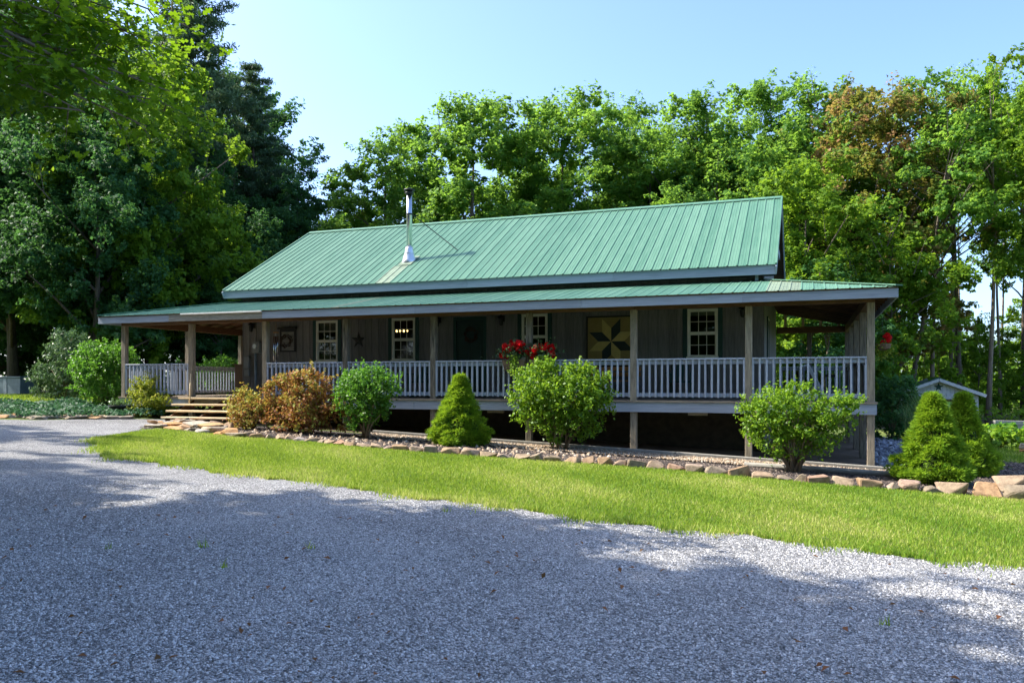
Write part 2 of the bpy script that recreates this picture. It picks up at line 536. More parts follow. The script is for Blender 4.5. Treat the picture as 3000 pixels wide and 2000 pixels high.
def ground_mats():
    m, nt, b = new_mat('grassy_ground')
    ge = N(nt, 'ShaderNodeNewGeometry')
    n1 = N(nt, 'ShaderNodeTexNoise', Scale=0.5, Detail=5.0)
    n2 = N(nt, 'ShaderNodeTexNoise', Scale=26.0, Detail=6.0, Roughness=0.7)
    nt.links.new(ge.outputs['Position'], n1.inputs['Vector'])
    nt.links.new(ge.outputs['Position'], n2.inputs['Vector'])
    r1 = ramp(nt, [(0.3, (0.075, 0.13, 0.014)), (0.7, (0.16, 0.20, 0.025))])
    nt.links.new(n1.outputs['Fac'], r1.inputs[0])
    r2 = ramp(nt, [(0.3, (0.35, 0.35, 0.3)), (0.7, (1.1, 1.1, 1.0))])
    nt.links.new(n2.outputs['Fac'], r2.inputs[0])
    mc = N(nt, 'ShaderNodeMix', data_type='RGBA', blend_type='MULTIPLY')
    mc.inputs[0].default_value = 1.0
    nt.links.new(r1.outputs[0], mc.inputs[6])
    nt.links.new(r2.outputs[0], mc.inputs[7])
    nt.links.new(mc.outputs[2], b.inputs['Base Color'])
    b.inputs['Roughness'].default_value = 0.95
    bp = N(nt, 'ShaderNodeBump', Strength=0.7, Distance=0.04)
    nt.links.new(n2.outputs['Fac'], bp.inputs['Height'])
    nt.links.new(bp.outputs[0], b.inputs['Normal'])
    M['ground'] = m

    def pebbly(name, stops, scale, bump, dist=0.02, gap=(0.10, 0.09, 0.085)):
        m, nt, b = new_mat(name)
        ge = N(nt, 'ShaderNodeNewGeometry')
        nz = N(nt, 'ShaderNodeTexNoise', Scale=scale * 0.7, Detail=2.0)
        nt.links.new(ge.outputs['Position'], nz.inputs['Vector'])
        mxv = N(nt, 'ShaderNodeMix', data_type='VECTOR')
        mxv.inputs[0].default_value = 0.012
        nt.links.new(ge.outputs['Position'], mxv.inputs[4])
        nt.links.new(nz.outputs['Color'], mxv.inputs[5])
        vo = N(nt, 'ShaderNodeTexVoronoi', Scale=scale, feature='F1')
        nt.links.new(mxv.outputs[1], vo.inputs['Vector'])
        ve = N(nt, 'ShaderNodeTexVoronoi', Scale=scale, feature='DISTANCE_TO_EDGE')
        nt.links.new(mxv.outputs[1], ve.inputs['Vector'])
        sp = N(nt, 'ShaderNodeSeparateColor')
        nt.links.new(vo.outputs['Color'], sp.inputs[0])
        big = N(nt, 'ShaderNodeTexNoise', Scale=0.6, Detail=4.0)
        nt.links.new(ge.outputs['Position'], big.inputs['Vector'])
        ad = N(nt, 'ShaderNodeMath', operation='MULTIPLY_ADD')
        ad.inputs[1].default_value = 0.8
        ad.inputs[2].default_value = -0.42
        nt.links.new(big.outputs['Fac'], ad.inputs[0])
        ad2 = N(nt, 'ShaderNodeMath', operation='ADD')
        nt.links.new(sp.outputs[0], ad2.inputs[0])
        nt.links.new(ad.outputs[0], ad2.inputs[1])
        r = ramp(nt, stops)
        nt.links.new(ad2.outputs[0], r.inputs[0])
        eg = N(nt, 'ShaderNodeMapRange')
        eg.inputs['From Max'].default_value = 0.16
        nt.links.new(ve.outputs['Distance'], eg.inputs[0])
        mc = N(nt, 'ShaderNodeMix', data_type='RGBA')
        nt.links.new(eg.outputs[0], mc.inputs[0])
        mc.inputs[6].default_value = (*gap, 1)
        nt.links.new(r.outputs[0], mc.inputs[7])
        nt.links.new(mc.outputs[2], b.inputs['Base Color'])
        b.inputs['Roughness'].default_value = 0.85
        # rounded stone height plus a random lift per stone
        h = N(nt, 'ShaderNodeMath', operation='MULTIPLY_ADD')
        nt.links.new(sp.outputs[1], h.inputs[0])
        h.inputs[1].default_value = 0.6
        nt.links.new(eg.outputs[0], h.inputs[2])
        bp = N(nt, 'ShaderNodeBump', Strength=bump, Distance=dist)
        nt.links.new(h.outputs[0], bp.inputs['Height'])
        nt.links.new(bp.outputs[0], b.inputs['Normal'])
        return m
    M['gravel'] = pebbly('pale_limestone_gravel', [(0, (0.10, 0.098, 0.096)), (0.3, (0.31, 0.31, 0.31)), (0.65, (0.51, 0.505, 0.50)), (1, (0.74, 0.73, 0.72))], 66.0, 0.9, 0.012, (0.10, 0.098, 0.096))
    M['mulch'] = pebbly('dark_bark_mulch', [(0, (0.035, 0.025, 0.022)), (0.6, (0.085, 0.065, 0.055)), (1, (0.17, 0.135, 0.11))], 26.0, 1.0, 0.03, (0.02, 0.016, 0.014))
    M['pea_gravel'] = pebbly('tan_pea_gravel', [(0, (0.12, 0.08, 0.05)), (0.5, (0.27, 0.195, 0.125)), (1, (0.44, 0.36, 0.26))], 30.0, 0.9, 0.02, (0.08, 0.06, 0.04))
    M['river_rock'] = pebbly('blue_grey_river_rock', [(0, (0.12, 0.13, 0.16)), (0.6, (0.27, 0.29, 0.34)), (1, (0.48, 0.48, 0.50))], 7.0, 1.0, 0.05, (0.04, 0.04, 0.05))
    M['forest_floor'] = plain('leaf_litter', (0.13, 0.085, 0.05), 0.95, noise=0.35, scale=1.2, bump=0.6)


ground_mats()


def tint_mat(name, stops, rough=0.8):
    m, nt, b = new_mat(name)
    at = N(nt, 'ShaderNodeAttribute', attribute_name='tint')
    r = ramp(nt, stops)
    nt.links.new(at.outputs['Fac'], r.inputs[0])
    ge = N(nt, 'ShaderNodeNewGeometry')
    no = N(nt, 'ShaderNodeTexNoise', Scale=60.0, Detail=4.0)
    nt.links.new(ge.outputs['Position'], no.inputs['Vector'])
    rr = ramp(nt, [(0.3, (0.7, 0.7, 0.7)), (0.7, (1.15, 1.15, 1.15))])
    nt.links.new(no.outputs['Fac'], rr.inputs[0])
    mc = N(nt, 'ShaderNodeMix', data_type='RGBA', blend_type='MULTIPLY')
    mc.inputs[0].default_value = 1.0
    nt.links.new(r.outputs[0], mc.inputs[6])
    nt.links.new(rr.outputs[0], mc.inputs[7])
    nt.links.new(mc.outputs[2], b.inputs['Base Color'])
    b.inputs['Roughness'].default_value = rough
    return m


M['pebble'] = tint_mat('loose_limestone_chips', [(0, (0.09, 0.088, 0.086)), (0.3, (0.29, 0.29, 0.29)), (0.7, (0.53, 0.525, 0.52)), (1, (0.77, 0.76, 0.75))])
M['bed_chip'] = tint_mat('tan_bed_chips', [(0, (0.15, 0.10, 0.065)), (0.4, (0.32, 0.225, 0.14)), (0.75, (0.46, 0.36, 0.25)), (1, (0.56, 0.50, 0.42))])
M['mulch_chip'] = tint_mat('bark_chips', [(0, (0.03, 0.022, 0.02)), (0.6, (0.10, 0.07, 0.055)), (1, (0.24, 0.19, 0.15))])
M['blue_rock'] = tint_mat('river_cobbles', [(0, (0.13, 0.14, 0.17)), (0.6, (0.30, 0.32, 0.37)), (1, (0.55, 0.55, 0.56))])

# sandstone: hue per stone from object random, grain from noise
def stone_mat(name, stops):
    m, nt, b = new_mat(name)
    oi = N(nt, 'ShaderNodeObjectInfo')
    tc = N(nt, 'ShaderNodeTexCoord')
    r = ramp(nt, stops)
    nt.links.new(oi.outputs['Random'], r.inputs[0])
    ge = N(nt, 'ShaderNodeNewGeometry')
    no = N(nt, 'ShaderNodeTexNoise', Scale=9.0, Detail=8.0, Roughness=0.7)
    nt.links.new(ge.outputs['Position'], no.inputs['Vector'])
    rr = ramp(nt, [(0.3, (0.5, 0.45, 0.42)), (0.55, (1, 1, 1)), (0.8, (1.25, 1.2, 1.15))])
    nt.links.new(no.outputs['Fac'], rr.inputs[0])
    mc = N(nt, 'ShaderNodeMix', data_type='RGBA', blend_type='MULTIPLY')
    mc.inputs[0].default_value = 1.0
    nt.links.new(r.outputs[0], mc.inputs[6])
    nt.links.new(rr.outputs[0], mc.inputs[7])
    nt.links.new(mc.outputs[2], b.inputs['Base Color'])
    b.inputs['Roughness'].default_value = 0.85
    bp = N(nt, 'ShaderNodeBump', Strength=0.6, Distance=0.03)
    nt.links.new(no.outputs['Fac'], bp.inputs['Height'])
    nt.links.new(bp.outputs[0], b.inputs['Normal'])
    return m


M['sandstone'] = stone_mat('sandstone_edging', [(0, (0.31, 0.21, 0.115)), (0.2, (0.21, 0.17, 0.115)), (0.4, (0.34, 0.25, 0.165)), (0.6, (0.32, 0.205, 0.11)), (0.8, (0.33, 0.28, 0.245)), (1, (0.31, 0.165, 0.085))])
M['orange_stone'] = stone_mat('orange_sandstone', [(0, (0.42, 0.21, 0.07)), (0.5, (0.46, 0.28, 0.12)), (1, (0.38, 0.24, 0.14))])
M['flagstone'] = stone_mat('grey_tan_flagstone', [(0, (0.30, 0.25, 0.18)), (0.5, (0.42, 0.34, 0.24)), (1, (0.34, 0.32, 0.29))])

# ------------------------------------------------------------------ ground and setting
xs = [-400, -12, 26, 400]
mb = MB()
mb.v = [(x, y, gz(x) + 0.0) for y in (-120, 700) for x in xs]
mb.f = [(i, i + 1, i + 5, i + 4) for i in range(3)]
tag(part('ground', mb, M['ground']), kind='structure')


def sheet(name, poly, lift, mat, kind='structure'):
    mb = MB()
    mb.v = [(x, y, gz(x) + lift) for x, y in poly]
    mb.f = [tuple(range(len(poly)))]
    o = part(name, mb, mat)
    for p in o.data.polygons:
        if p.normal.z < 0:
            p.flip()
    tag(o, kind=kind)
    return o


random.seed(4)
LAWN_EDGE = [(2.69, -5.61), (3.6, -6.6), (5.08, -7.61), (6.07, -7.85), (7.45, -8.02), (8.83, -8.17), (10.07, -8.31), (11.76, -8.56), (13.22, -8.77),
             (14.86, -8.84), (16.3, -8.96), (18.15, -9.03), (21, -9.2), (25.9, -9.4)]


def edge_y(x):
    for (x0, y0), (x1, y1) in zip(LAWN_EDGE, LAWN_EDGE[1:]):
        if x0 <= x <= x1:
            return y0 + (y1 - y0) * (x - x0) / (x1 - x0)
    return -9.4 if x > 20 else -5.61


EX = np.array([p[0] for p in LAWN_EDGE])
EY = np.array([p[1] for p in LAWN_EDGE])


def edge_wob(x):
    return np.interp(x, EX, EY) + 0.08 * np.sin(x * 2.1) + 0.06 * np.sin(x * 5.3 + 1) + 0.045 * np.sin(x * 11.7 + 2) + 0.03 * np.sin(x * 23 + 1)


fine = [(x, float(edge_wob(x))) for x in np.arange(2.75, 25.9, 0.12)]
drive = [(-11.9, -5.0), (-11.9, -40), (25.9, -40)] + fine[::-1] + [(2.66, -5.55), (2.42, -5.1), (2.2, -4.75), (2.0, -4.3), (1.7, -3.6), (1.05, -2.75), (0.85, -2.2), (0.75, -1.2), (-0.35, -0.6),
                                                                  (-1.0, -1.15), (-1.45, -2.0), (-2.0, -3.3), (-3.2, -4.2), (-6, -4.7)]
sheet('driveway', drive, 0.004, M['gravel'])
# planting bed between the stone edging and the porch
sheet('garden_bed', [(1.2, -2.75), (3.3, -3.2), (8.6, -3.35), (14, -3.1), (18.9, -3.25), (21.5, -3.1), (21.8, 2.4), (19.6, 2.8), (18.1, 2.0), (17.7, 0.2), (17.4, -0.3), (0.95, -0.5), (0.8, -1.2)], 0.004, M['mulch'])
sheet('gravel_strip', [(6.0, -1.35), (10, -1.3), (15.5, -1.22), (18.3, -1.25), (18.4, -0.4), (6.0, -0.4)], 0.03, M['pea_gravel'])
sheet('crawl_space_floor', [(-2.5, -0.2), (17.5, -0.2), (17.5, 10.3), (-2.5, 10.3)], 0.005, M['forest_floor'])
sheet('forest_floor', [(24, 19.5), (25.9, 18), (25.9, 90), (-11.9, 90), (-11.9, 14), (-6, 12), (16, 16)], 0.004, M['forest_floor'])

# dark edging timbers along the gravel strip
tim = thing('edging_timber', 'long grey weathered timber lying along the foot of the porch posts', 'timber', (12, -0.35, gz(12)))
x0 = 6.0
for x1 in (8.5, 11.0, 13.5, 16.0, 18.35):
    mbt = MB().beam((x0 + 0.005, -0.36, gz(x0) + 0.045), (x1 - 0.005, -0.36, gz(x1) + 0.045), 0.11, 0.11)
    part('timber_length', mbt, M['weathered'], tim, bevel=0.008)
    x0 = x1
log = thing('edging_log', 'round dark landscape log holding back gravel by the right shrub', 'log', (16.5, -1.3, gz(16.5)))
part('log_body', MB().tube([(15.0, -1.3, gz(15.0) + 0.03), (16.6, -1.32, gz(16.6) + 0.05), (18.25, -1.36, gz(18.25) + 0.05)], [0.05, 0.06, 0.065], 10), M['weathered'], log, smooth=True)

# ------------------------------------------------------------------ the house
HX0, HX1, HY0, HY1 = -0.07, 15.20, 2.30, 10.36
RX0, RX1 = -0.42, 15.50
YE, ZE, YR, ZR = 1.84, 4.405, 6.355, 6.928
YB = 2 * YR - YE
SL = (ZR - ZE) / (YR - YE)
house = thing('house', 'long single storey house with grey board siding and green metal roof', 'house', (7.5, 2.3, DECK))

WINS = [(2.56, 3.30), (5.08, 5.82), (9.0, 9.73), (13.38, 14.12)]
WZ0, WZ1 = 2.21, 3.43
DOOR = (7.0, 7.98, 1.2, 3.40)
OPEN = sorted([(a, b, WZ0, WZ1) for a, b in WINS] + [DOOR])
ZT = 4.30

# backing wall with real openings
mb = MB()
x = HX0
for a, b_, z0, z1 in OPEN:
    mb.box(x, a, 2.32, 2.44, 1.0, ZT)
    mb.box(a, b_, 2.32, 2.44, z1, ZT)
    if z0 > 1.3:
        mb.box(a, b_, 2.32, 2.44, 1.0, z0)
    x = b_
mb.box(x, HX1, 2.32, 2.44, 1.0, ZT)
wall_front = part('wall', mb, M['wall_dark'], house)
mb = MB().box(HX1 - 0.12, HX1 - 0.022, 2.44, HY1, -0.4, ZT)
wall_right = part('wall', mb, M['wall_dark'], house)
part('wall', MB().box(HX0, HX0 + 0.12, 2.44, HY1, -0.2, ZT), M['siding'], house)
part('wall', MB().box(HX0 + 0.12, HX1 - 0.12, HY1 - 0.12, HY1, -0.4, ZT), M['siding'], house)
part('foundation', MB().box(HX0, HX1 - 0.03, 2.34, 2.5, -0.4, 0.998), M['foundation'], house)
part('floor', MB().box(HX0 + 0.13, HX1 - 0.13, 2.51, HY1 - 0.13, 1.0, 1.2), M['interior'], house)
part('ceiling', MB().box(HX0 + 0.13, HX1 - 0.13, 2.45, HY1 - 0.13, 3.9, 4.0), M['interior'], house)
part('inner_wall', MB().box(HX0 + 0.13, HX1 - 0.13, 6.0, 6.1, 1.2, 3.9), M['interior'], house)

# front siding: each board an object
BW = 0.236


def boards_between(xa, xb):
    n = max(1, round((xb - xa) / BW))
    w = (xb - xa) / n
    return [(xa + i * w, xa + (i + 1) * w) for i in range(n)]


mesh_cache = {}


def board_mesh(w, h):
    k = (round(w, 4), round(h, 3))
    if k not in mesh_cache:
        mesh_cache[k] = MB().box(0.004, w - 0.004, -0.022, 0, 0, h).mesh('siding_board', bevel=0.003)
    return mesh_cache[k]


random.seed(2)
segs = []
x = HX0
for a, b_, z0, z1 in OPEN:
    segs += [(p, q, 1.2, ZT) for p, q in boards_between(x, a)]
    for p, q in boards_between(a, b_):
        segs.append((p, q, z1, ZT))
        if z0 > 1.3:
            segs.append((p, q, 1.2, z0))
    x = b_
segs += [(p, q, 1.2, ZT) for p, q in boards_between(x, HX1)]
for p, q, z0, z1 in segs:
    inst('siding_board', board_mesh(q - p, z1 - z0), M['siding'], wall_front, (p, 2.318 - random.random() * 0.004, z0))
    if z1 - z0 > 2:
        inst('batten', MB().box(-0.014, 0.014, -0.012, 0, 0, z1 - z0).mesh('batten') if ('bt', round(z1 - z0, 3)) not in mesh_cache else mesh_cache[('bt', round(z1 - z0, 3))], M['siding'], wall_front, (p, 2.29, z0))
        mesh_cache.setdefault(('bt', round(z1 - z0, 3)), bpy.data.meshes['batten'])
# right gable wall boards
n = 34
w = (HY1 - 2.32) / n
smesh = MB().box(-0.022, 0, 0.004, w - 0.004, 0, ZT + 0.35).mesh('siding_board', bevel=0.003)
for i in range(n):
    inst('siding_board', smesh, M['siding'], wall_right, (HX1, 2.32 + i * w, -0.35))
for X in (HX0 + 0.02, HX1 - 0.06):
    part('gable_wall', MB().prism([(2.35, ZT - 0.12), (HY1, ZT - 0.12), (YR, ZR - 0.12)], 'x', X, X + 0.04), M['siding'], house)

# windows
glz = 0


def window(x0, x1, z0, z1):
    fr = MB()
    w = 0.055
    yf, yb = 2.262, 2.34
    fr.box(x0, x0 + w, yf, yb, z0, z1).box(x1 - w, x1, yf, yb, z0, z1)
    fr.box(x0 + w, x1 - w, yf, yb, z1 - w, z1).box(x0 + w, x1 - w, yf, yb, z0, z0 + w)
    fo = part('window', fr, M['cream'], house, bevel=0.004)
    part('sill', MB().box(x0 - 0.02, x1 + 0.02, 2.235, 2.2615, z0 - 0.005, z0 + 0.035), M['cream'], fo)
    zm = (z0 + z1) / 2
    part('meeting_rail', MB().box(x0 + w, x1 - w, 2.275, 2.33, zm - 0.022, zm + 0.022), M['cream'], fo)
    for s, (za, zb) in enumerate(((z0 + w, zm - 0.022), (zm + 0.022, z1 - w))):
        yy = 2.305 if s == 0 else 2.29
        mun = MB()
        xa, xb = x0 + w, x1 - w
        st = 0.018
        mun.box(xa, xa + st, yy - 0.01, yy + 0.012, za, zb).box(xb - st, xb, yy - 0.01, yy + 0.012, za, zb)
        mun.box(xa + st, xb - st, yy - 0.01, yy + 0.012, za, za + st).box(xa + st, xb - st, yy - 0.01, yy + 0.012, zb - st, zb)
        part('sash', mun, M['cream'], fo)
        cw = (xb - xa - 2 * st) / 3
        ch = (zb - za - 2 * st) / 2
        for c in (1, 2):
            part('muntin', MB().box(xa + st + c * cw - 0.008, xa + st + c * cw + 0.008, yy - 0.006, yy + 0.008, za + st, zb - st), M['cream'], fo)
        part('muntin', MB().box(xa + st, xb - st, yy - 0.0075, yy + 0.0095, za + st + ch - 0.008, za + st + ch + 0.008), M['cream'], fo)
        for c in range(3):
            for r in range(2):
                part('pane', MB().box(xa + st + c * cw + 0.008, xa + st + (c + 1) * cw - 0.008, yy - 0.001, yy + 0.002,
                                      za + st + r * ch + 0.008, za + st + (r + 1) * ch - 0.008), M['glass'], fo)
    for s in (-1, 1):
        xs0 = x0 - 0.115 if s < 0 else x1 + 0.005
        sh = MB().box(xs0, xs0 + 0.11, 2.262, 2.288, z0 - 0.02, z1 + 0.02)
        part('shutter', sh, M['green_trim'], house, bevel=0.004)
    return fo


wobs = [window(a, b_, WZ0, WZ1) for a, b_ in WINS]
# a rolled blind behind the top of two windows
for k in (0, 3):
    a, b_ = WINS[k]
    part('blind', MB().box(a + 0.06, b_ - 0.06, 2.36, 2.37, WZ1 - (0.17 if k == 3 else 0.36), WZ1 - 0.04), M['cream'], wobs[k])
# side-wall window, seen edge-on behind the right corner
sw = part('window', MB().box(HX1 - 0.021, HX1 + 0.03, 4.0, 4.75, 2.1, 3.3), M['cream'], house)
part('pane', MB().box(HX1 + 0.031, HX1 + 0.035, 4.06, 4.69, 2.16, 3.24), M['black'], sw)
for ys in (3.84, 4.77):
    part('shutter', MB().box(HX1 + 0.001, HX1 + 0.03, ys, ys + 0.14, 2.08, 3.32), M['green_trim'], house)
# door
dr = part('door', MB().box(7.09, 7.89, 2.30, 2.345, 1.22, 3.31), M['door'], house, bevel=0.004)
part('door_frame', MB().box(7.0, 7.085, 2.265, 2.36, 1.2, 3.40).box(7.895, 7.98, 2.265, 2.36, 1.2, 3.40).box(7.085, 7.895, 2.265, 2.36, 3.315, 3.40), M['green_trim'], house, bevel=0.004)
for (xa, xb) in ((7.17, 7.45), (7.53, 7.81)):
    for (za, zb) in ((1.4, 2.05), (2.2, 2.85), (2.95, 3.2)):
        part('door_panel', MB().box(xa, xb, 2.285, 2.2995, za, zb), M['door'], dr, bevel=0.008)
part('handle', MB().lathe((7.16, 2.27, 2.17), [(0.005, -0.03), (0.03, -0.015), (0.03, 0.015), (0.005, 0.03)], 10), M['brass'], dr, smooth=True)

# ---- main roof
deck = MB()
for (ya, za, yb, zb) in ((YE + 0.03, ZE - 0.005, YR, ZR - 0.02), (YB - 0.03, ZE - 0.005, YR, ZR - 0.02)):
    deck.hexa([(RX0 + 0.03, ya, za - 0.06), (RX1 - 0.03, ya, za - 0.06), (RX1 - 0.03, yb, zb - 0.06), (RX0 + 0.03, yb, zb - 0.06)],
              [(RX0 + 0.03, ya, za), (RX1 - 0.03, ya, za), (RX1 - 0.03, yb, zb), (RX0 + 0.03, yb, zb)])
roof = part('roof', deck, M['brown_wood'], house)


def panel_mb(w, p0, p1, y_of=None, rh=0.021):
    """ribbed strip along +Y from local (0,0,0); p0/p1 = (y,z) ends, y_of(xlocal)-> y end for hip cuts"""
    prof = [(0.0, 0.0), (0.011, rh), (0.031, rh), (0.044, 0.0), (w * 0.42, 0.0), (w * 0.44, 0.005), (w * 0.47, 0.005), (w * 0.49, 0.0),
            (w * 0.70, 0.0), (w * 0.72, 0.005), (w * 0.75, 0.005), (w * 0.77, 0.0), (w - 0.0005, 0.0)]
    sl = (p1[1] - p0[1]) / (p1[0] - p0[0])
    top0, top1, bot0, bot1 = [], [], [], []
    for px, pz in prof:
        ye = p1[0] if y_of is None else min(p1[0], y_of(px))
        ye = max(ye, p0[0] + 0.02)
        top0.append((px, p0[0], p0[1] + pz))
        top1.append((px, ye, p0[1] + sl * (ye - p0[0]) + pz))
        bot0.append((px, p0[0], p0[1] + pz - 0.004))
        bot1.append((px, ye, p0[1] + sl * (ye - p0[0]) + pz - 0.004))
    n = len(prof)
    mb = MB()
    vs = top0 + top1 + bot0 + bot1
    fs = []
    for i in range(n - 1):
        fs.append((i, i + 1, n + i + 1, n + i))
        fs.append((2 * n + i, 3 * n + i, 3 * n + i + 1, 2 * n + i + 1))
        fs.append((i, 2 * n + i, 2 * n + i + 1, i + 1))
        fs.append((n + i, n + i + 1, 3 * n + i + 1, 3 * n + i))
    fs.append((0, n, 3 * n, 2 * n))
    fs.append((n - 1, 3 * n - 1, 4 * n - 1, 2 * n - 1))
    mb.add(vs, fs)
    return mb


NP = 70
PW = (RX1 - RX0) / NP
pm = panel_mb(PW, (YE - 0.06, ZE + 0.002 - 0.06 * SL), (YR + 0.0, ZR)).mesh('roof_panel')
pm.materials.append(M['roof'])
for i in range(NP):
    o = inst('roof_panel', pm, None, roof, (RX0 + i * PW, 0, 0))
bm_ = MB()
for i in range(NP):
    q = panel_mb(PW, (YE - 0.06, ZE - 0.06 * SL), (YR, ZR))
    bm_.add([(RX1 - i * PW - x_, 2 * YR - y_, z_) for x_, y_, z_ in q.v], q.f)
o = part('back_roof_sheet', bm_, M['roof'], roof)
o['kind'] = 'stuff'
part('ridge_cap', MB().hexa([(RX0 - 0.01, YR - 0.13, ZR - 0.05), (RX1 + 0.01, YR - 0.13, ZR - 0.05), (RX1 + 0.01, YR, ZR + 0.024), (RX0 - 0.01, YR, ZR + 0.024)],
                            [(RX0 - 0.01, YR - 0.13, ZR - 0.03), (RX1 + 0.01, YR - 0.13, ZR - 0.03), (RX1 + 0.01, YR, ZR + 0.045), (RX0 - 0.01, YR, ZR + 0.045)])
     .hexa([(RX0 - 0.01, YR, ZR + 0.024), (RX1 + 0.01, YR, ZR + 0.024), (RX1 + 0.01, YR + 0.13, ZR - 0.05), (RX0 - 0.01, YR + 0.13, ZR - 0.05)],
           [(RX0 - 0.01, YR, ZR + 0.045), (RX1 + 0.01, YR, ZR + 0.045), (RX1 + 0.01, YR + 0.13, ZR - 0.03), (RX0 - 0.01, YR + 0.13, ZR - 0.03)]), M['roof'], roof)
# rake edge trim and barge boards
for X in (RX0 - 0.012, RX1 - 0.018):
    for (ya, yb) in ((YE - 0.05, YR), (YB + 0.05, YR)):
        part('barge_board', MB().beam((X + 0.015, ya, ZE - 0.14 - (0.05 * SL)), (X + 0.015, yb, ZR - 0.14), 0.03, 0.2), M['grey_trim'], house)
        part('rake_trim', MB().beam((X + 0.015, ya, ZE + 0.012 - (0.05 * SL)), (X + 0.015, yb, ZR + 0.018), 0.05, 0.04), M['roof'], roof)
# main fascia in lengths
fx = [RX0, 3.55, 7.6, 11.6, RX1]
for a, b_ in zip(fx, fx[1:]):
    part('fascia_board', MB().box(a + 0.002, b_ - 0.002, YE - 0.005, YE + 0.028, 4.148, 4.375), M['grey_trim'], house, bevel=0.003)
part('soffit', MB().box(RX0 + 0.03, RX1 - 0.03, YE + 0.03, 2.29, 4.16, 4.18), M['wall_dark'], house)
part('downspout', MB().box(15.02, 15.09, 1.95, 2.02, 4.02, 4.158), M['conduit'], house)
part('collar_tie', MB().box(RX1 - 0.3, RX1 - 0.1, 4.9, 7.9, 5.35, 5.55), M['grey_trim'], house)
# stove pipe
bx, by, bz = 5.115, 3.277, 5.196
pipe = part('stove_pipe', MB().lathe((bx, by, bz + 0.4), [(0.085, 0), (0.085, 0.95), (0.089, 0.96), (0.089, 0.985), (0.085, 0.995), (0.085, 1.62)], 20), M['steel'], house, smooth=True)
cone = MB()
cone.lathe((bx, by, bz - 0.16), [(0.27, -0.02), (0.2, 0.2), (0.115, 0.5), (0.112, 0.56), (0.09, 0.58)], 20)
part('flashing_cone', cone, M['alu'], pipe, smooth=True)
part('storm_collar', MB().lathe((bx, by, bz + 0.22), [(0.16, 0), (0.10, 0.05), (0.086, 0.06)], 20), M['alu'], pipe, smooth=True)
part('pipe_band', MB().lathe((bx, by, bz + 1.36), [(0.092, 0), (0.092, 0.05)], 20), M['rust'], pipe)
cap = MB().lathe((bx, by, bz + 1.98), [(0.10, 0.0), (0.135, 0.02), (0.135, 0.045), (0.10, 0.06)], 20)
cap.lathe((bx, by, bz + 2.075), [(0.14, 0.0), (0.165, 0.02), (0.16, 0.045), (0.07, 0.075)], 20)
cap.lathe((bx, by, bz + 2.0), [(0.08, 0.0), (0.08, 0.08)], 12)
part('pipe_cap', cap, M['black'], pipe, smooth=True)


def onroof(y):
    return ZE + SL * (y - YE)


pl = MB()
pl.hexa([(4.92, 2.92, onroof(2.92) + 0.027), (5.34, 2.92, onroof(2.92) + 0.027), (5.34, 3.54, onroof(3.54) + 0.027), (4.92, 3.54, onroof(3.54) + 0.027)],
        [(4.92, 2.92, onroof(2.92) + 0.034), (5.34, 2.92, onroof(2.92) + 0.034), (5.34, 3.54, onroof(3.54) + 0.034), (4.92, 3.54, onroof(3.54) + 0.034)])
part('flashing_plate', pl, M['roof_faded'], pipe)
part('pipe_brace', MB().tube([(6.44, 3.82, onroof(3.82) + 0.02), (5.2, 3.32, bz + 1.38)], [0.013, 0.013], 6), M['rust'], pipe)
# faded streak of sheet below the flashing
pf = panel_mb(PW, (YE - 0.058, ZE + 0.0075 - 0.058 * SL), (2.91, ZE + 0.0075 + SL * (2.91 - YE))).mesh('faded_sheet')
pf.materials.append(M['roof_faded'])
k0 = int((4.85 - RX0) / PW)
for i in range(2):
    o = inst('roof_panel', pf, None, roof, (RX0 + (k0 + i) * PW, 0, 0.0))
    o['label'] = 'pale faded roof strip below the stove pipe'
# chandelier glowing behind window two
ch = part('chandelier', MB().tube([(4.58, 3.4, 3.17), (5.03, 3.4, 3.17)], [0.012, 0.012], 6).tube([(4.8, 3.4, 3.17), (4.8, 3.4, 3.9)], [0.01, 0.01], 6), M['black'], house)
for i, xx in enumerate((4.63, 4.75, 4.87, 4.98)):
    part('bulb', MB().lathe((xx + 0.0, 3.4, 3.11), [(0.008, 0.0), (0.022, 0.02), (0.027, 0.04), (0.012, 0.07)], 10), M['bulb'], ch, smooth=True)

# ------------------------------------------------------------------ porch
PX0, PX1 = -2.41, 17.41
POSTX = [-2.41, 0.02, 2.5, 5.0, 7.5, 10.0, 12.5, 15.0, 17.41]
porch = thing('porch', 'covered wraparound porch with low green metal roof and timber posts', 'porch', (7.5, 0, DECK))
# deck boards
n = 17
w = (2.27 + 0.14) / n
for i in range(n):
    y0 = -0.14 + i * w
    for (a, b_) in ((PX0 - 0.12, 5.0), (5.0, 12.5), (12.5, PX1 + 0.12)):
        part('deck_board', MB().box(a + 0.002, b_ - 0.002, y0 + 0.003, y0 + w - 0.003, DECK - 0.038, DECK - random.random() * 0.002), M['deck_wood'], porch)
for (xa, xb) in ((PX0 - 0.12, HX0), (HX1, PX1 + 0.12)):
    nb = 16
    ww = (xb - xa) / nb
    for i in range(nb):
        part('deck_board', MB().box(xa + i * ww + 0.003, xa + (i + 1) * ww - 0.003, 2.28, 10.45, DECK - 0.038, DECK), M['deck_wood'], porch)
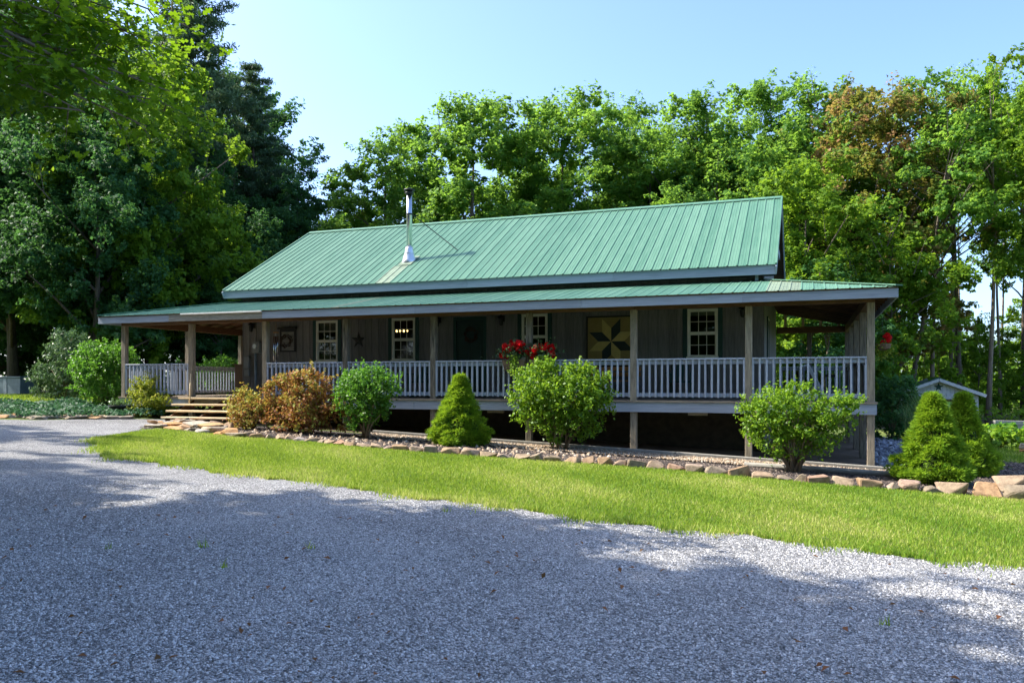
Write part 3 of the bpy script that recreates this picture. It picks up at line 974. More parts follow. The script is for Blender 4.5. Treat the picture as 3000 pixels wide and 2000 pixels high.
# rim boards
for a, b_ in ((PX0 - 0.1, 0.0), (2.5, 7.0), (7.0, 12.0), (12.0, PX1 + 0.1)):
    part('rim_board', MB().box(a + 0.002, b_ - 0.002, -0.11, -0.075, DECK - 0.262, DECK - 0.04), M['grey_trim'], porch, bevel=0.003)
part('rim_board', MB().box(0.0, 2.5, -0.10, -0.077, DECK - 0.25, DECK - 0.04), M['weathered'], porch, bevel=0.003)
part('rim_board', MB().box(PX1 + 0.076, PX1 + 0.11, -0.072, 10.4, DECK - 0.262, DECK - 0.04), M['grey_trim'], porch)
part('rim_board', MB().box(PX0 - 0.11, PX0 - 0.076, -0.072, 10.4, DECK - 0.262, DECK - 0.04), M['grey_trim'], porch)
for i in range(26):
    xx = PX0 + 0.3 + i * 0.76
    part('joist', MB().box(xx, xx + 0.04, -0.07, 2.30, DECK - 0.24, DECK - 0.04), M['brown_wood'], porch)
for xx in (8.9, 13.7):
    part('beam_block', MB().box(xx, xx + 0.42, 0.05, 0.12, DECK - 0.33, DECK - 0.265), M['weathered'], porch)


def porch_post(x, y, mat=None):
    hb = 0.072
    part('post', MB().box(x - hb, x + hb, y - hb, y + hb, gz(x) - 0.1, 3.24), mat or M['post'], porch, bevel=0.008)


for xx in POSTX:
    porch_post(xx, 0.0)
SIDEY = [2.55, 5.1, 7.7, 10.3]
for yy in SIDEY:
    porch_post(PX1, yy)
    porch_post(PX0, yy)
porch_post(HX1 - 0.05 + 1.1, 10.3)
# beams
bx_ = [PX0 - 0.07] + [5.0, 10.0, 12.5, PX1 + 0.07]
for a, b_ in zip(bx_, bx_[1:]):
    part('beam', MB().box(a + 0.003, b_ - 0.003, -0.07, 0.07, 3.24, 3.45), M['brown_wood'], porch, bevel=0.006)
for X in (PX0, PX1):
    part('beam', MB().box(X - 0.07, X + 0.07, 0.073, 10.37, 3.242, 3.45), M['brown_wood'], porch, bevel=0.006)
part('beam', MB().box(HX1 + 0.03, PX1 - 0.073, 10.23, 10.37, 3.242, 3.45), M['brown_wood'], porch)
part('beam', MB().box(PX0 + 0.073, HX0 - 0.03, 10.23, 10.37, 3.242, 3.45), M['brown_wood'], porch)
# porch roof
EXL, EXR, EYF = -2.90, 17.88, -0.50
EYB = 10.9
PZE = 3.50
PSL = 0.207


def pz(d):
    return PZE + PSL * d


slab = MB()
T = 0.05


def slab_poly(pts):
    """pts (x,y,d) with height pz(d)"""
    vt = [(x_, y_, pz(d) - 0.006) for x_, y_, d in pts]
    vb = [(x_, y_, pz(d) - 0.006 - T) for x_, y_, d in pts]
    n = len(pts)
    slab.add(vt + vb, [tuple(range(n)), tuple(range(n, 2 * n))[::-1]] + [(i, (i + 1) % n, (i + 1) % n + n, i + n) for i in range(n)])


DF = 2.8
slab_poly([(EXL + 0.02, EYF + 0.02, 0), (EXR - 0.02, EYF + 0.02, 0), (EXR - DF, 2.3, DF), (EXL + DF, 2.3, DF)])
slab_poly([(EXL + 0.02, EYF + 0.021, 0), (HX0 - 0.03, 2.3, DF), (HX0 - 0.03, EYB, DF), (EXL + 0.02, EYB, 0)])
slab_poly([(EXR - 0.02, EYF + 0.021, 0), (HX1 + 0.03, 2.3, EXR - HX1), (HX1 + 0.03, EYB, EXR - HX1), (EXR - 0.02, EYB, 0)])
proof = part('porch_roof', slab, M['brown_wood'], porch)
NPP = 91
PPW = (EXR - EXL) / NPP
full = panel_mb(PPW, (EYF - 0.03, PZE - 0.03 * PSL), (2.3, pz(DF)), rh=0.014).mesh('roof_panel')
full.materials.append(M['roof'])
fullf = panel_mb(PPW, (EYF - 0.03, PZE - 0.03 * PSL), (2.3, pz(DF)), rh=0.014).mesh('roof_panel')
fullf.materials.append(M['roof_faded'])
FADED = {12, 34, 80, 81, 82}
for i in range(NPP):
    xx = EXL + i * PPW
    if xx > EXL + DF and xx + PPW < EXR - DF:
        o = inst('roof_panel', fullf if i in FADED else full, None, proof, (xx, 0, 0))
    else:
        if xx <= EXL + DF:
            f_ = lambda q, xx=xx: EYF + (xx + q - EXL)
        else:
            f_ = lambda q, xx=xx: EYF + (EXR - xx - q)
        mm = panel_mb(PPW, (EYF - 0.03, PZE - 0.03 * PSL), (2.3, pz(DF)), f_, rh=0.014).mesh('roof_panel')
        mm.materials.append(M['roof_faded'] if i in (80, 81, 82) else M['roof'])
        o = inst('roof_panel', mm, None, proof, (xx, 0, 0))
# side slopes, each one ribbed sheet
for side in (0, 1):
    big = MB()
    ns = 50
    sw_ = (EYB - EYF) / ns
    W_ = (HX0 - EXL) if side == 0 else (EXR - HX1)
    for i in range(ns):
        y0 = EYF + i * sw_
        q = panel_mb(sw_, (0.0, PZE), (W_, pz(W_)), lambda t_, y0=y0: (y0 + t_ - EYF) + 0.0)
        if side == 0:
            big.add([(EXL + b0, y0 + a0, c0) for a0, b0, c0 in q.v], q.f)
        else:
            big.add([(EXR - b0, y0 + a0, c0) for a0, b0, c0 in q.v], q.f)
    o = part('side_roof_sheet', big, M['roof'], proof)
    o['kind'] = 'stuff'
# hip caps
for (xa, xb) in ((EXL - 0.01, EXL + DF), (EXR + 0.01, EXR - DF)):
    part('hip_cap', MB().beam((xa, EYF - 0.02, PZE + 0.022), (xb, 2.3, pz(DF) + 0.026), 0.20, 0.022), M['roof'], proof)
# fascia boards around the porch eave
for a, b_, mt, lb in ((EXL, -0.35, 'grey_trim', None), (-0.35, 2.75, 'weathered', 'bare weathered stretch of fascia without paint'), (2.75, 7.2, 'grey_trim', None), (7.2, 11.4, 'grey_trim', None), (11.4, 14.9, 'grey_trim', None), (14.9, EXR, 'grey_trim', None)):
    part('fascia_board', MB().box(a + 0.002, b_ - 0.002, EYF + 0.01, EYF + 0.042, PZE - 0.22, PZE - 0.035), M[mt], porch, lb, bevel=0.003)
part('fascia_board', MB().box(EXR - 0.034, EXR - 0.002, EYF + 0.044, EYB, PZE - 0.22, PZE - 0.035), M['grey_trim'], porch)
part('fascia_board', MB().box(EXL + 0.002, EXL + 0.034, EYF + 0.044, EYB, PZE - 0.22, PZE - 0.035), M['grey_trim'], porch)
part('drip_edge', MB().box(0.1, 2.75, EYF - 0.045, EYF + 0.005, PZE - 0.045, PZE - 0.008), M['white_metal'], porch, 'bright white metal edge strip on the porch eave')
# rafters
for i in range(34):
    xx = EXL + 0.5 + i * 0.6
    if EXL + 2.9 < xx < EXR - 2.9:
        part('rafter', MB().beam((xx, EYF + 0.06, pz(0.06) - 0.10), (xx, 2.28, pz(2.78) - 0.10), 0.04, 0.075), M['brown_wood'], porch)
for i in range(17):
    yy = 0.6 + i * 0.6
    dmax = min(2.64, (yy - EYF) - 0.05)
    part('rafter', MB().beam((EXR - 0.06, yy, pz(0.06) - 0.10), (EXR - dmax, yy, pz(dmax) - 0.10), 0.04, 0.075), M['brown_wood'], porch)
    part('rafter', MB().beam((EXL + 0.06, yy, pz(0.06) - 0.10), (EXL + dmax, yy, pz(dmax) - 0.10), 0.04, 0.075), M['brown_wood'], porch)
part('hip_rafter', MB().beam((EXR - 0.06, EYF + 0.06, pz(0.0) - 0.115), (EXR - 2.6, 2.1, pz(2.5) - 0.115), 0.05, 0.09), M['brown_wood'], porch)
part('hip_rafter', MB().beam((EXL + 0.06, EYF + 0.06, pz(0.0) - 0.115), (EXL + 2.6, 2.1, pz(2.5) - 0.115), 0.05, 0.09), M['brown_wood'], porch)
for i in range(4):
    part('roof_strut', MB().beam((15.5 + i * 0.55, 10.3, 3.45), (15.5 + i * 0.55, 10.3, 3.95 - i * 0.11), 0.09, 0.05), M['tread'], porch)

# ------------------------------------------------------------------ railings
bal_mesh = MB().box(-0.021, 0.021, -0.021, 0.021, 0, 0.83).mesh('baluster', bevel=0.003)


def railing(a, b, label, dark=False):
    """a,b world (x,y) post centres"""
    a = Vector((a[0], a[1], 0))
    b = Vector((b[0], b[1], 0))
    d = (b - a).normalized()
    L = (b - a).length - 0.146
    s = a + d * 0.073
    e = b - d * 0.073
    mid = (a + b) / 2
    out = Vector((d.y, -d.x, 0))
    t = thing('porch_railing', label, 'railing', (mid.x, mid.y, DECK), 'railings round the porch')
    up = Vector((0, 0, 1))
    part('top_rail', MB().beam(s + up * (DECK + 0.918) + out * 0.0, e + up * (DECK + 0.918), 0.14, 0.034), M['rail'], t, bevel=0.004)
    part('upper_rail', MB().beam(s + up * (DECK + 0.845), e + up * (DECK + 0.845), 0.036, 0.085), M['rail'], t, bevel=0.004)
    part('bottom_rail', MB().beam(s + up * (DECK + 0.125), e + up * (DECK + 0.125), 0.036, 0.085), M['rail'], t, bevel=0.004)
    n = round(L / 0.142)
    for i in range(n + 1):
        f = (i + 0.15) / (n + 0.3)
        p = s + d * (L * f) + out * 0.040
        o = inst('baluster', bal_mesh, M['rail'], t, (p.x, p.y, DECK + 0.069))
        o.rotation_euler = (random.uniform(-0.006, 0.006), random.uniform(-0.006, 0.006), math.atan2(d.y, d.x))
    return t


railing((PX0, 0), (0.02, 0), 'short front railing bay between the left shrubs and the steps')
railing((2.5, 0), (5, 0), 'front railing bay behind the bronze azalea right of the steps')
railing((5, 0), (7.5, 0), 'front railing bay behind the round green shrub and under the lit window')
railing((7.5, 0), (10, 0), 'front railing bay in front of the dark green door')
railing((10, 0), (12.5, 0), 'front railing bay below the painted star panel')
railing((12.5, 0), (15, 0), 'front railing bay below the window nearest the house corner')
railing((15, 0), (PX1, 0), 'end railing bay behind the vase shaped shrub at the porch corner')
ys_ = [0.0] + SIDEY
for i, (a, b_) in enumerate(zip(ys_, ys_[1:])):
    nm = ['nearest the front corner', 'second back from the front corner', 'third back from the front corner', 'farthest back by the woods'][i]
    railing((PX1, a), (PX1, b_), 'right side porch railing bay, ' + nm)
    railing((PX0, a), (PX0, b_), 'left side porch railing bay in shade, ' + nm)
railing((PX0, 10.3), (HX0, 10.3), 'dark railing across the back end of the left porch')
railing((HX1 + 0.1, 10.3), (PX1, 10.3), 'railing across the back end of the right porch')

# ------------------------------------------------------------------ steps
steps = thing('porch_steps', 'open wooden steps with four pale treads leading up to the porch', 'steps', (1.15, -0.6, gz(1.1)))
TR = [(-0.14, 2.30, -0.22, 1.195), (-0.12, 2.32, -0.50, 1.025), (-0.05, 2.36, -0.78, 0.86), (0.05, 2.45, -1.06, 0.695)]
for (xa, xb, yc, zt) in TR:
    part('tread', MB().box(xa, xb, yc - 0.01 - 0.13, yc + 0.13, zt - 0.045, zt), M['tread'], steps, bevel=0.006)
for xx in (0.15, 1.15, 2.15):
    part('stringer', MB().hexa([(xx, -0.11, 0.88), (xx + 0.04, -0.11, 0.88), (xx + 0.04, -1.15, gz(1) - 0.02), (xx, -1.15, gz(1) - 0.02)],
                               [(xx, -0.11, 1.12), (xx + 0.04, -0.11, 1.12), (xx + 0.04, -1.15, 0.63), (xx, -1.15, 0.63)]), M['brown_wood'], steps)
tag(part('wooden_pole', MB().tube([(0.30, -0.42, 1.03), (0.10, -0.14, 1.84)], [0.016, 0.014], 8), M['tread'], smooth=True), 'thin pale wooden pole leaning against the porch post beside the steps', 'pole')
tag(part('concrete_block', MB().box(2.28, 2.44, -1.02, -0.86, gz(2.3) - 0.02, gz(2.3) + 0.2), M['box_grey'], bevel=0.01), 'pale concrete block propping the right end of the lowest tread', 'block')

# ------------------------------------------------------------------ things on and by the wall
def lantern(x, z, label):
    t = thing('wall_lantern', label, 'lantern', (x, 2.26, z), 'black wall lanterns')
    part('back_plate', MB().box(x - 0.05, x + 0.05, 2.262, 2.285, z - 0.02, z + 0.12), M['black'], t)
    part('arm', MB().tube([(x, 2.26, z + 0.08), (x, 2.16, z + 0.12)], [0.012, 0.012], 6), M['black'], t)
    part('cage', MB().lathe((x, 2.14, z - 0.14), [(0.03, 0), (0.045, 0.02), (0.065, 0.18), (0.02, 0.2)], 8), M['black'], t)
    part('lantern_cap', MB().lathe((x, 2.14, z + 0.065), [(0.095, 0), (0.06, 0.05), (0.015, 0.08), (0.015, 0.1)], 12), M['black'], t)


lantern(0.33, 3.28, 'black wall lantern above the electric meter at the left corner')
lantern(6.57, 3.28, 'black wall lantern left of the dark green door')
lantern(8.46, 3.27, 'black wall lantern right of the dark green door')
lantern(14.72, 3.32, 'black wall lantern between the last window and the corner post')


def star(name, label, c, R, depth, mat, axis_y=True, cat='star'):
    vs = []
    for k in range(10):
        a = math.pi / 2 + k * math.pi / 5
        r = R if k % 2 == 0 else R * 0.40
        vs.append((c[0] + r * math.cos(a), c[1], c[2] + r * math.sin(a)))
    vs.append((c[0], c[1] - depth, c[2]))
    vs.append((c[0], c[1] + 0.004, c[2]))
    fs = [(k, (k + 1) % 10, 10) for k in range(10)] + [((k + 1) % 10, k, 11) for k in range(10)]
    o = part(name, MB().add(vs, fs), mat)
    return tag(o, label, cat)


star('tin_star', 'dark five pointed tin star hung on the siding between two windows', (3.99, 2.285, 2.83), 0.25, 0.05, M['rust'])

# barn quilt
bq = thing('quilt_panel', 'square painted panel with an eight pointed ochre and dark star', 'wall panel', (11.45, 2.27, 2.66))
QC = (11.45, 2.66)
QH = 0.62
part('backing', MB().box(QC[0] - QH, QC[0] + QH, 2.262, 2.286, QC[1] - QH, QC[1] + QH), M['ochre_dull'], bq)
fr = MB()
fr.box(QC[0] - QH - 0.035, QC[0] - QH, 2.25, 2.287, QC[1] - QH, QC[1] + QH).box(QC[0] + QH, QC[0] + QH + 0.035, 2.25, 2.287, QC[1] - QH, QC[1] + QH)
fr.box(QC[0] - QH - 0.035, QC[0] + QH + 0.035, 2.25, 2.287, QC[1] + QH, QC[1] + QH + 0.035).box(QC[0] - QH - 0.035, QC[0] + QH + 0.035, 2.25, 2.287, QC[1] - QH - 0.035, QC[1] - QH)
part('panel_frame', fr, M['black'], bq)
for k in range(8):
    a0 = rad(45 * k)
    a1 = rad(45 * (k + 1))
    s_ = 0.345
    p0 = (0, 0)
    p1 = (s_ * math.cos(a0), s_ * math.sin(a0))
    p2 = (s_ * (math.cos(a0) + math.cos(a1)), s_ * (math.sin(a0) + math.sin(a1)))
    p3 = (s_ * math.cos(a1), s_ * math.sin(a1))
    part('diamond', MB().prism([(QC[0] + p[0] * 0.985, QC[1] + p[1] * 0.985) for p in (p0, p1, p2, p3)], 'y', 2.257, 2.2615), M['ochre'] if k % 2 == 0 else M['quilt_dark'], bq)


def ring_wreath(name, label, c, R, r, mat, n=70, seed=1):
    rng = random.Random(seed)
    mb = MB()
    for i in range(n):
        a = rng.uniform(0, 2 * math.pi)
        da = rng.uniform(0.3, 0.7)
        pts = []
        o1, o2 = rng.uniform(-r, r), rng.uniform(-r * 0.5, r * 0.5)
        for j in range(4):
            t = a + da * j / 3
            rr = R + o1 + rng.uniform(-0.2, 0.2) * r
            pts.append((c[0] + rr * math.cos(t), c[1] + o2, c[2] + rr * math.sin(t)))
        mb.tube(pts, [0.008, 0.011, 0.010, 0.004], 4)
    return tag(part(name, mb, mat), label, 'wreath')


ring_wreath('door_wreath', 'russet vine wreath hanging on the dark green front door', (7.53, 2.24, 2.90), 0.17, 0.05, M['wreath_red'], seed=3)
# old window frame with wreath
of = thing('wall_frame', 'old dark wooden window frame hung on the wall near the wind chime', 'frame', (1.58, 2.26, 2.88))
mb = MB()
mb.box(1.30, 1.34, 2.25, 2.288, 2.52, 3.2).box(1.80, 1.86, 2.25, 2.288, 2.52, 3.2).box(1.34, 1.80, 2.25, 2.288, 3.12, 3.2).box(1.34, 1.80, 2.25, 2.288, 2.52, 2.56)
part('frame_bars', mb, M['black'], of)
part('frame_back', MB().box(1.34, 1.80, 2.272, 2.289, 2.56, 3.12), M['weathered'], of)
part('frame_shelf', MB().box(1.26, 1.90, 2.18, 2.249, 3.2, 3.25), M['black'], of)
ring_wreath('frame_wreath', 'dark twig wreath hanging in the old window frame', (1.53, 2.23, 2.85), 0.16, 0.06, M['wreath'], seed=5)
# meter and boxes
mt_ = thing('electric_meter', 'grey electric meter box with a conduit running down the siding', 'meter', (0.5, 2.25, 2.65))
part('meter_box', MB().box(0.38, 0.62, 2.14, 2.287, 2.50, 2.84), M['box_grey'], mt_, bevel=0.008)
part('meter_dial', MB().tube([(0.5, 2.139, 2.70), (0.5, 2.08, 2.70)], [0.075, 0.068], 16), M['alu'], mt_)
part('conduit', MB().tube([(0.44, 2.22, 2.499), (0.44, 2.22, 1.2)], [0.035, 0.035], 10), M['conduit'], mt_, smooth=True)
tag(part('breaker_box', MB().box(0.02, 0.21, 2.19, 2.287, 2.05, 2.41), M['box_grey'], bevel=0.01), 'tall grey utility box on the left corner siding, above a smaller one', 'utility box')
tag(part('breaker_box', MB().box(0.03, 0.20, 2.20, 2.287, 1.80, 2.0), M['box_grey'], bevel=0.01), 'small square grey utility box under a taller one at the left corner', 'utility box')
# wind chime
wc = thing('wind_chime', 'silver tube wind chime hanging from the porch eave by the second post', 'wind chime', (2.6, 0.3, 3.0))
part('hanger', MB().tube([(2.6, 0.3, 3.43), (2.6, 0.3, 2.98)], [0.003, 0.003], 4).lathe((2.6, 0.3, 2.95), [(0.075, 0), (0.075, 0.025)], 14), M['orange_wood'], wc)
for k in range(6):
    a = k * math.pi / 3
    xx, yy = 2.6 + 0.06 * math.cos(a), 0.3 + 0.06 * math.sin(a)
    L = 0.50 + 0.05 * k
    part('chime_tube', MB().tube([(xx, yy, 2.86), (xx, yy, 2.86 - L)], [0.012, 0.012], 8), M['steel'], wc, smooth=True)
part('sail', MB().tube([(2.6, 0.3, 2.95), (2.6, 0.3, 2.2)], [0.002, 0.002], 4).lathe((2.6, 0.3, 2.14), [(0.02, 0), (0.028, 0.03), (0.015, 0.07)], 8), M['alu'], wc)
# corner trim post and cabinet on left porch
cb = thing('storage_cabinet', 'narrow brown wooden cabinet standing on the left porch by the house corner', 'cabinet', (-0.35, 2.9, DECK))
part('cabinet_body', MB().box(-0.68, -0.12, 2.65, 3.1, DECK, DECK + 0.95), M['cabinet_brown'], cb, bevel=0.008)
part('cabinet_top', MB().box(-0.71, -0.09, 2.62, 3.13, DECK + 0.951, DECK + 0.985), M['cabinet_brown'], cb)
part('door', MB().box(-0.65, -0.15, 2.63, 2.648, DECK + 0.06, DECK + 0.9), M['cabinet_brown'], cb, bevel=0.004)
# bench
bn = thing('porch_bench', 'orange brown wooden bench standing against the wall below the star panel', 'bench', (11.5, 1.9, DECK))
for k in range(3):
    part('seat_slat', MB().box(10.85, 12.25, 1.66 + k * 0.13, 1.78 + k * 0.13, DECK + 0.43, DECK + 0.46), M['orange_wood'], bn, bevel=0.004)
for k in range(2):
    part('back_slat', MB().box(10.85, 12.25, 2.10, 2.125, DECK + 0.56 + k * 0.14, DECK + 0.66 + k * 0.14), M['orange_wood'], bn, bevel=0.004)
for xx in (10.9, 12.12):
    for yy in (1.68, 2.05):
        part('leg', MB().box(xx, xx + 0.06, yy, yy + 0.05, DECK, DECK + 0.429), M['orange_wood'], bn)
# two dark rocking chairs as seen through the balusters
def chair(x, y, label):
    t = thing('rocking_chair', label, 'chair', (x, y, DECK), 'dark chairs on the porch')
    part('seat', MB().box(x - 0.27, x + 0.27, y - 0.25, y + 0.25, DECK + 0.40, DECK + 0.44), M['green_trim'], t, bevel=0.006)
    for k in range(5):
        xx = x - 0.23 + k * 0.115
        part('back_slat', MB().beam((xx, y + 0.24, DECK + 0.441), (xx, y + 0.38, DECK + 0.98), 0.06, 0.02), M['green_trim'], t)
    for sx in (-1, 1):
        part('armrest', MB().box(x + sx * 0.29 - 0.035, x + sx * 0.29 + 0.035, y - 0.25, y + 0.28, DECK + 0.62, DECK + 0.645), M['green_trim'], t)
        part('rocker', MB().tube([(x + sx * 0.27, y - 0.42, DECK + 0.06), (x + sx * 0.27, y - 0.1, DECK + 0.02), (x + sx * 0.27, y + 0.25, DECK + 0.02), (x + sx * 0.27, y + 0.55, DECK + 0.09)], [0.02] * 4, 6), M['green_trim'], t)
        for yy in (-0.22, 0.22):
            part('leg', MB().box(x + sx * 0.27 - 0.02, x + sx * 0.27 + 0.02, y + yy - 0.02, y + yy + 0.02, DECK + 0.04, DECK + 0.619), M['green_trim'], t)


chair(13.3, 1.7, 'dark slatted rocking chair behind the railing under the end window')
chair(6.3, 1.7, 'dark slatted rocking chair behind the railing left of the front door')
# exercise machine
em = thing('exercise_machine', 'pale grey exercise machine with slanted upright on the right porch', 'exercise machine', (16.3, 1.2, DECK))
part('base', MB().box(16.05, 16.75, 1.05, 1.35, DECK, DECK + 0.08), M['machine'], em, bevel=0.01)
part('upright', MB().beam((16.55, 1.2, DECK + 0.08), (16.2, 1.2, DECK + 0.78), 0.09, 0.08), M['machine'], em, bevel=0.01)
part('handlebar', MB().tube([(16.02, 1.0, DECK + 0.74), (16.2, 1.05, DECK + 0.8), (16.2, 1.35, DECK + 0.8), (16.02, 1.4, DECK + 0.74)], [0.018] * 4, 8), M['machine'], em)
part('seat', MB().box(16.55, 16.78, 1.1, 1.3, DECK + 0.52, DECK + 0.58), M['black'], em, bevel=0.02)
part('seat_post', MB().beam((16.64, 1.2, DECK + 0.08), (16.66, 1.2, DECK + 0.52), 0.05, 0.05), M['machine'], em)

# ------------------------------------------------------------------ vegetation helpers
def unit(v):
    return v / np.maximum(np.linalg.norm(v, axis=-1, keepdims=True), 1e-6)


def leaves(C, Nrm, size, rng, aspect=0.55, fold=0.18):
    """rhombic leaves: C centres, Nrm facing, size length; returns (n*4,3)"""
    n = len(C)
    r = unit(rng.normal(size=(n, 3)))
    a = unit(np.cross(Nrm, r))
    b = np.cross(Nrm, a)
    s = np.asarray(size).reshape(-1, 1) * np.ones((n, 1))
    V = np.empty((n, 4, 3))
    V[:, 0] = C - a * s * 0.5
    V[:, 1] = C + b * s * aspect * 0.5 + Nrm * s * fold - a * s * 0.08
    V[:, 2] = C + a * s * 0.5
    V[:, 3] = C - b * s * aspect * 0.5 + Nrm * s * fold - a * s * 0.08
    return V.reshape(-1, 3)


def oak_leaves(C, Nrm, size, rng):
    """lobed leaf outline, 10-gon"""
    n = len(C)
    r = unit(rng.normal(size=(n, 3)) + np.array([0, 0, -0.6]))
    a = unit(np.cross(np.cross(Nrm, r), Nrm))
    b = np.cross(Nrm, a)
    s = np.asarray(size).reshape(-1, 1)
    prof = [(0, 0.03), (0.18, 0.20), (0.30, 0.08), (0.48, 0.32), (0.60, 0.11), (0.76, 0.24), (1.0, 0.0), (0.76, -0.24), (0.60, -0.11), (0.48, -0.32), (0.30, -0.08), (0.18, -0.20)]
    V = np.empty((n, 12, 3))
    for k, (u, v) in enumerate(prof):
        V[:, k] = C + a * s * (u - 0.5) + b * s * v + Nrm * s * (0.16 * abs(v) - 0.25 * (u - 0.5) ** 2)
    return V.reshape(-1, 3)


def noise3(P, rng_seed, f):
    r = np.random.default_rng(rng_seed)
    s = np.zeros(len(P))
    for k in range(5):
        d = r.normal(size=3)
        d = d / np.linalg.norm(d) * f * (0.7 + 0.35 * k)
        s += np.sin(P @ d + r.uniform(0, 6.28)) / (1 + 0.4 * k)
    return s / 2.4


def make_tree(seed, H, base, R, prof, n_spray, per, leaf, L=0.9, gap=0.25, sprout=0, lean=0.0, trunk_r=0.2, trunk_top=0.8, limbs=9, upw=0.5, mat_trunk='bark', tint_top=0.0):
    rng = np.random.default_rng(seed)
    # spray centres
    m = int(n_spray * 2.6)
    t = rng.uniform(0, 1, m)
    th = rng.uniform(0, 2 * np.pi, m)
    ph = rng.uniform(0, 6.28, 6)
    lump = 1 + 0.22 * np.cos(3 * th + ph[0] + 4 * t) + 0.16 * np.cos(5 * th - 6 * t + ph[1]) + 0.12 * np.cos(2 * th + 9 * t + ph[2])
    rho = rng.uniform(0, 1, m) ** 0.42
    rr = R * prof(t) * lump * rho
    P = np.stack([rr * np.cos(th), rr * np.sin(th), base + t * (H - base)], 1)
    w = prof(t) ** 1.3
    keep = (noise3(P, seed + 77, 1.5) > -0.75 + gap * 2.0 * (rho < 0.98) - 0.5) & (rng.uniform(0, 1, m) < w / w.max())
    cand = np.where(keep)[0]
    per_b = 8
    nb = n_spray // per_b
    chosen = []
    for i in cand:
        q = P[i]
        ok_ = True
        for j in chosen:
            dd = (P[j] - q) * np.array([1, 1, 1.35])
            if dd @ dd < (0.70 * L) ** 2:
                ok_ = False
                break
        if ok_:
            chosen.append(i)
            if len(chosen) >= nb:
                break
    Pb, thb, tb = P[chosen], th[chosen], t[chosen]
    outb = np.stack([np.cos(thb), np.sin(thb), np.zeros_like(thb)], 1)
    nb = len(chosen)
    rb = L * rng.uniform(0.55, 1.05, nb)
    dv = unit(rng.normal(size=(nb, per_b, 3)) + np.array([0, 0, 0.55]) + outb[:, None] * 0.5)
    P = (Pb[:, None] + dv * (rb[:, None, None] * np.array([1.0, 1.0, 0.72]))).reshape(-1, 3)
    out = np.repeat(outb, per_b, 0)
    t = np.repeat(tb, per_b)
    btint = np.repeat(rng.normal(size=nb) * 0.09, per_b)
    ax = unit(dv.reshape(-1, 3) * 0.9 + np.array([0, 0, 0.35 * upw]) + rng.normal(size=P.shape) * 0.25)
    Ls = 0.62 * L * rng.uniform(0.65, 1.3, len(P))
    if sprout:
        ts = rng.uniform(0.55, 0.97, sprout)
        ths = rng.uniform(0, 2 * np.pi, sprout)
        rs = R * prof(ts) * rng.uniform(0.2, 0.85, sprout)
        Ps = np.stack([rs * np.cos(ths), rs * np.sin(ths), base + ts * (H - base) + 0.15], 1)
        P = np.vstack([P, Ps])
        ax = np.vstack([ax, unit(np.stack([0.25 * np.cos(ths), 0.25 * np.sin(ths), np.ones(sprout)], 1) + rng.normal(size=(sprout, 3)) * 0.12)])
        Ls = np.concatenate([Ls, L * rng.uniform(0.8, 1.35, sprout)])
        out = np.vstack([out, np.stack([np.cos(ths), np.sin(ths), np.zeros(sprout)], 1)])
        t = np.concatenate([t, ts])
        btint = np.concatenate([btint, np.full(sprout, 0.06)])
    n = len(P)
    K = per
    u = rng.uniform(-0.75, 0.75, (n, K))
    thick = (0.30 - 0.20 * np.abs(u)) * Ls[:, None]
    C = P[:, None] + ax[:, None] * (u * Ls[:, None])[..., None] + np.clip(rng.normal(size=(n, K, 3)), -1.4, 1.4) * thick[..., None] * np.array([1, 1, 0.62])
    nr = unit(rng.normal(size=(n, K, 3)) * 0.55 + np.array([0, 0, 0.55]) + ax[:, None] * 0.55 + out[:, None] * 0.2)
    tint = np.clip(0.42 + btint[:, None] + rng.normal(size=(n, 1)) * 0.09 + rng.normal(size=(n, K)) * 0.12 + tint_top * (u > 0.35), 0, 1)
    C = C.reshape(-1, 3)
    C[:, 0] += lean * np.maximum(C[:, 2], 0)
    ok = C[:, 2] > 0.15
    V = leaves(C[ok], nr.reshape(-1, 3)[ok], leaf * rng.uniform(0.7, 1.3, ok.sum()), rng, 0.7)
    crown = np_mesh('crown', V, 4, tint.reshape(-1)[ok])
    # trunk and limbs
    mb = MB()
    tz = base + (H - base) * trunk_top
    pts, radii = [], []
    for k in range(7):
        f = k / 6
        z = f * tz
        pts.append((lean * z + 0.12 * math.sin(f * 5 + seed), 0.12 * math.sin(f * 4 + seed * 2), z))
        radii.append(trunk_r * (1.35 if k == 0 else 1.0 - 0.86 * f))
    mb.tube(pts, radii, 8)
    li = rng.choice(len(P), min(limbs, len(P)), replace=False)
    for i in li:
        e = P[i].copy()
        e[0] += lean * e[2]
        z0 = max(base * 0.7 + 0.3, e[2] - math.hypot(e[0], e[1]) * rng.uniform(0.6, 1.1))
        z0 = min(z0, tz * 0.95)
        f = z0 / tz
        r0 = trunk_r * (1 - 0.86 * f) * 0.55 + 0.01
        s0 = Vector((lean * z0 + 0.12 * math.sin(f * 5 + seed), 0.12 * math.sin(f * 4 + seed * 2), z0))
        e = Vector(e)
        mid = s0.lerp(e, 0.5) + Vector((rng.normal() * 0.15, rng.normal() * 0.15, 0.25))
        mb.tube([s0, mid, e], [r0, r0 * 0.6, 0.012], 6)
    for i in range(len(P) - sprout, len(P), 2):
        if i < 0:
            continue
        q0 = P[i] - ax[i] * Ls[i] * 0.9
        q1 = P[i] + ax[i] * Ls[i] * 0.6
        mb.tube([(q0[0] + lean * q0[2], q0[1], q0[2]), (q1[0] + lean * q1[2], q1[1], q1[2])], [0.022, 0.006], 4, cap=False)
    trunk = mb.mesh('trunk', smooth=True)
    trunk.materials.append(M[mat_trunk])
    return trunk, crown


def p_round(t):
    return np.sin(np.pi * np.clip(0.06 + 0.90 * t, 0, 1) ** 0.8) ** 0.6


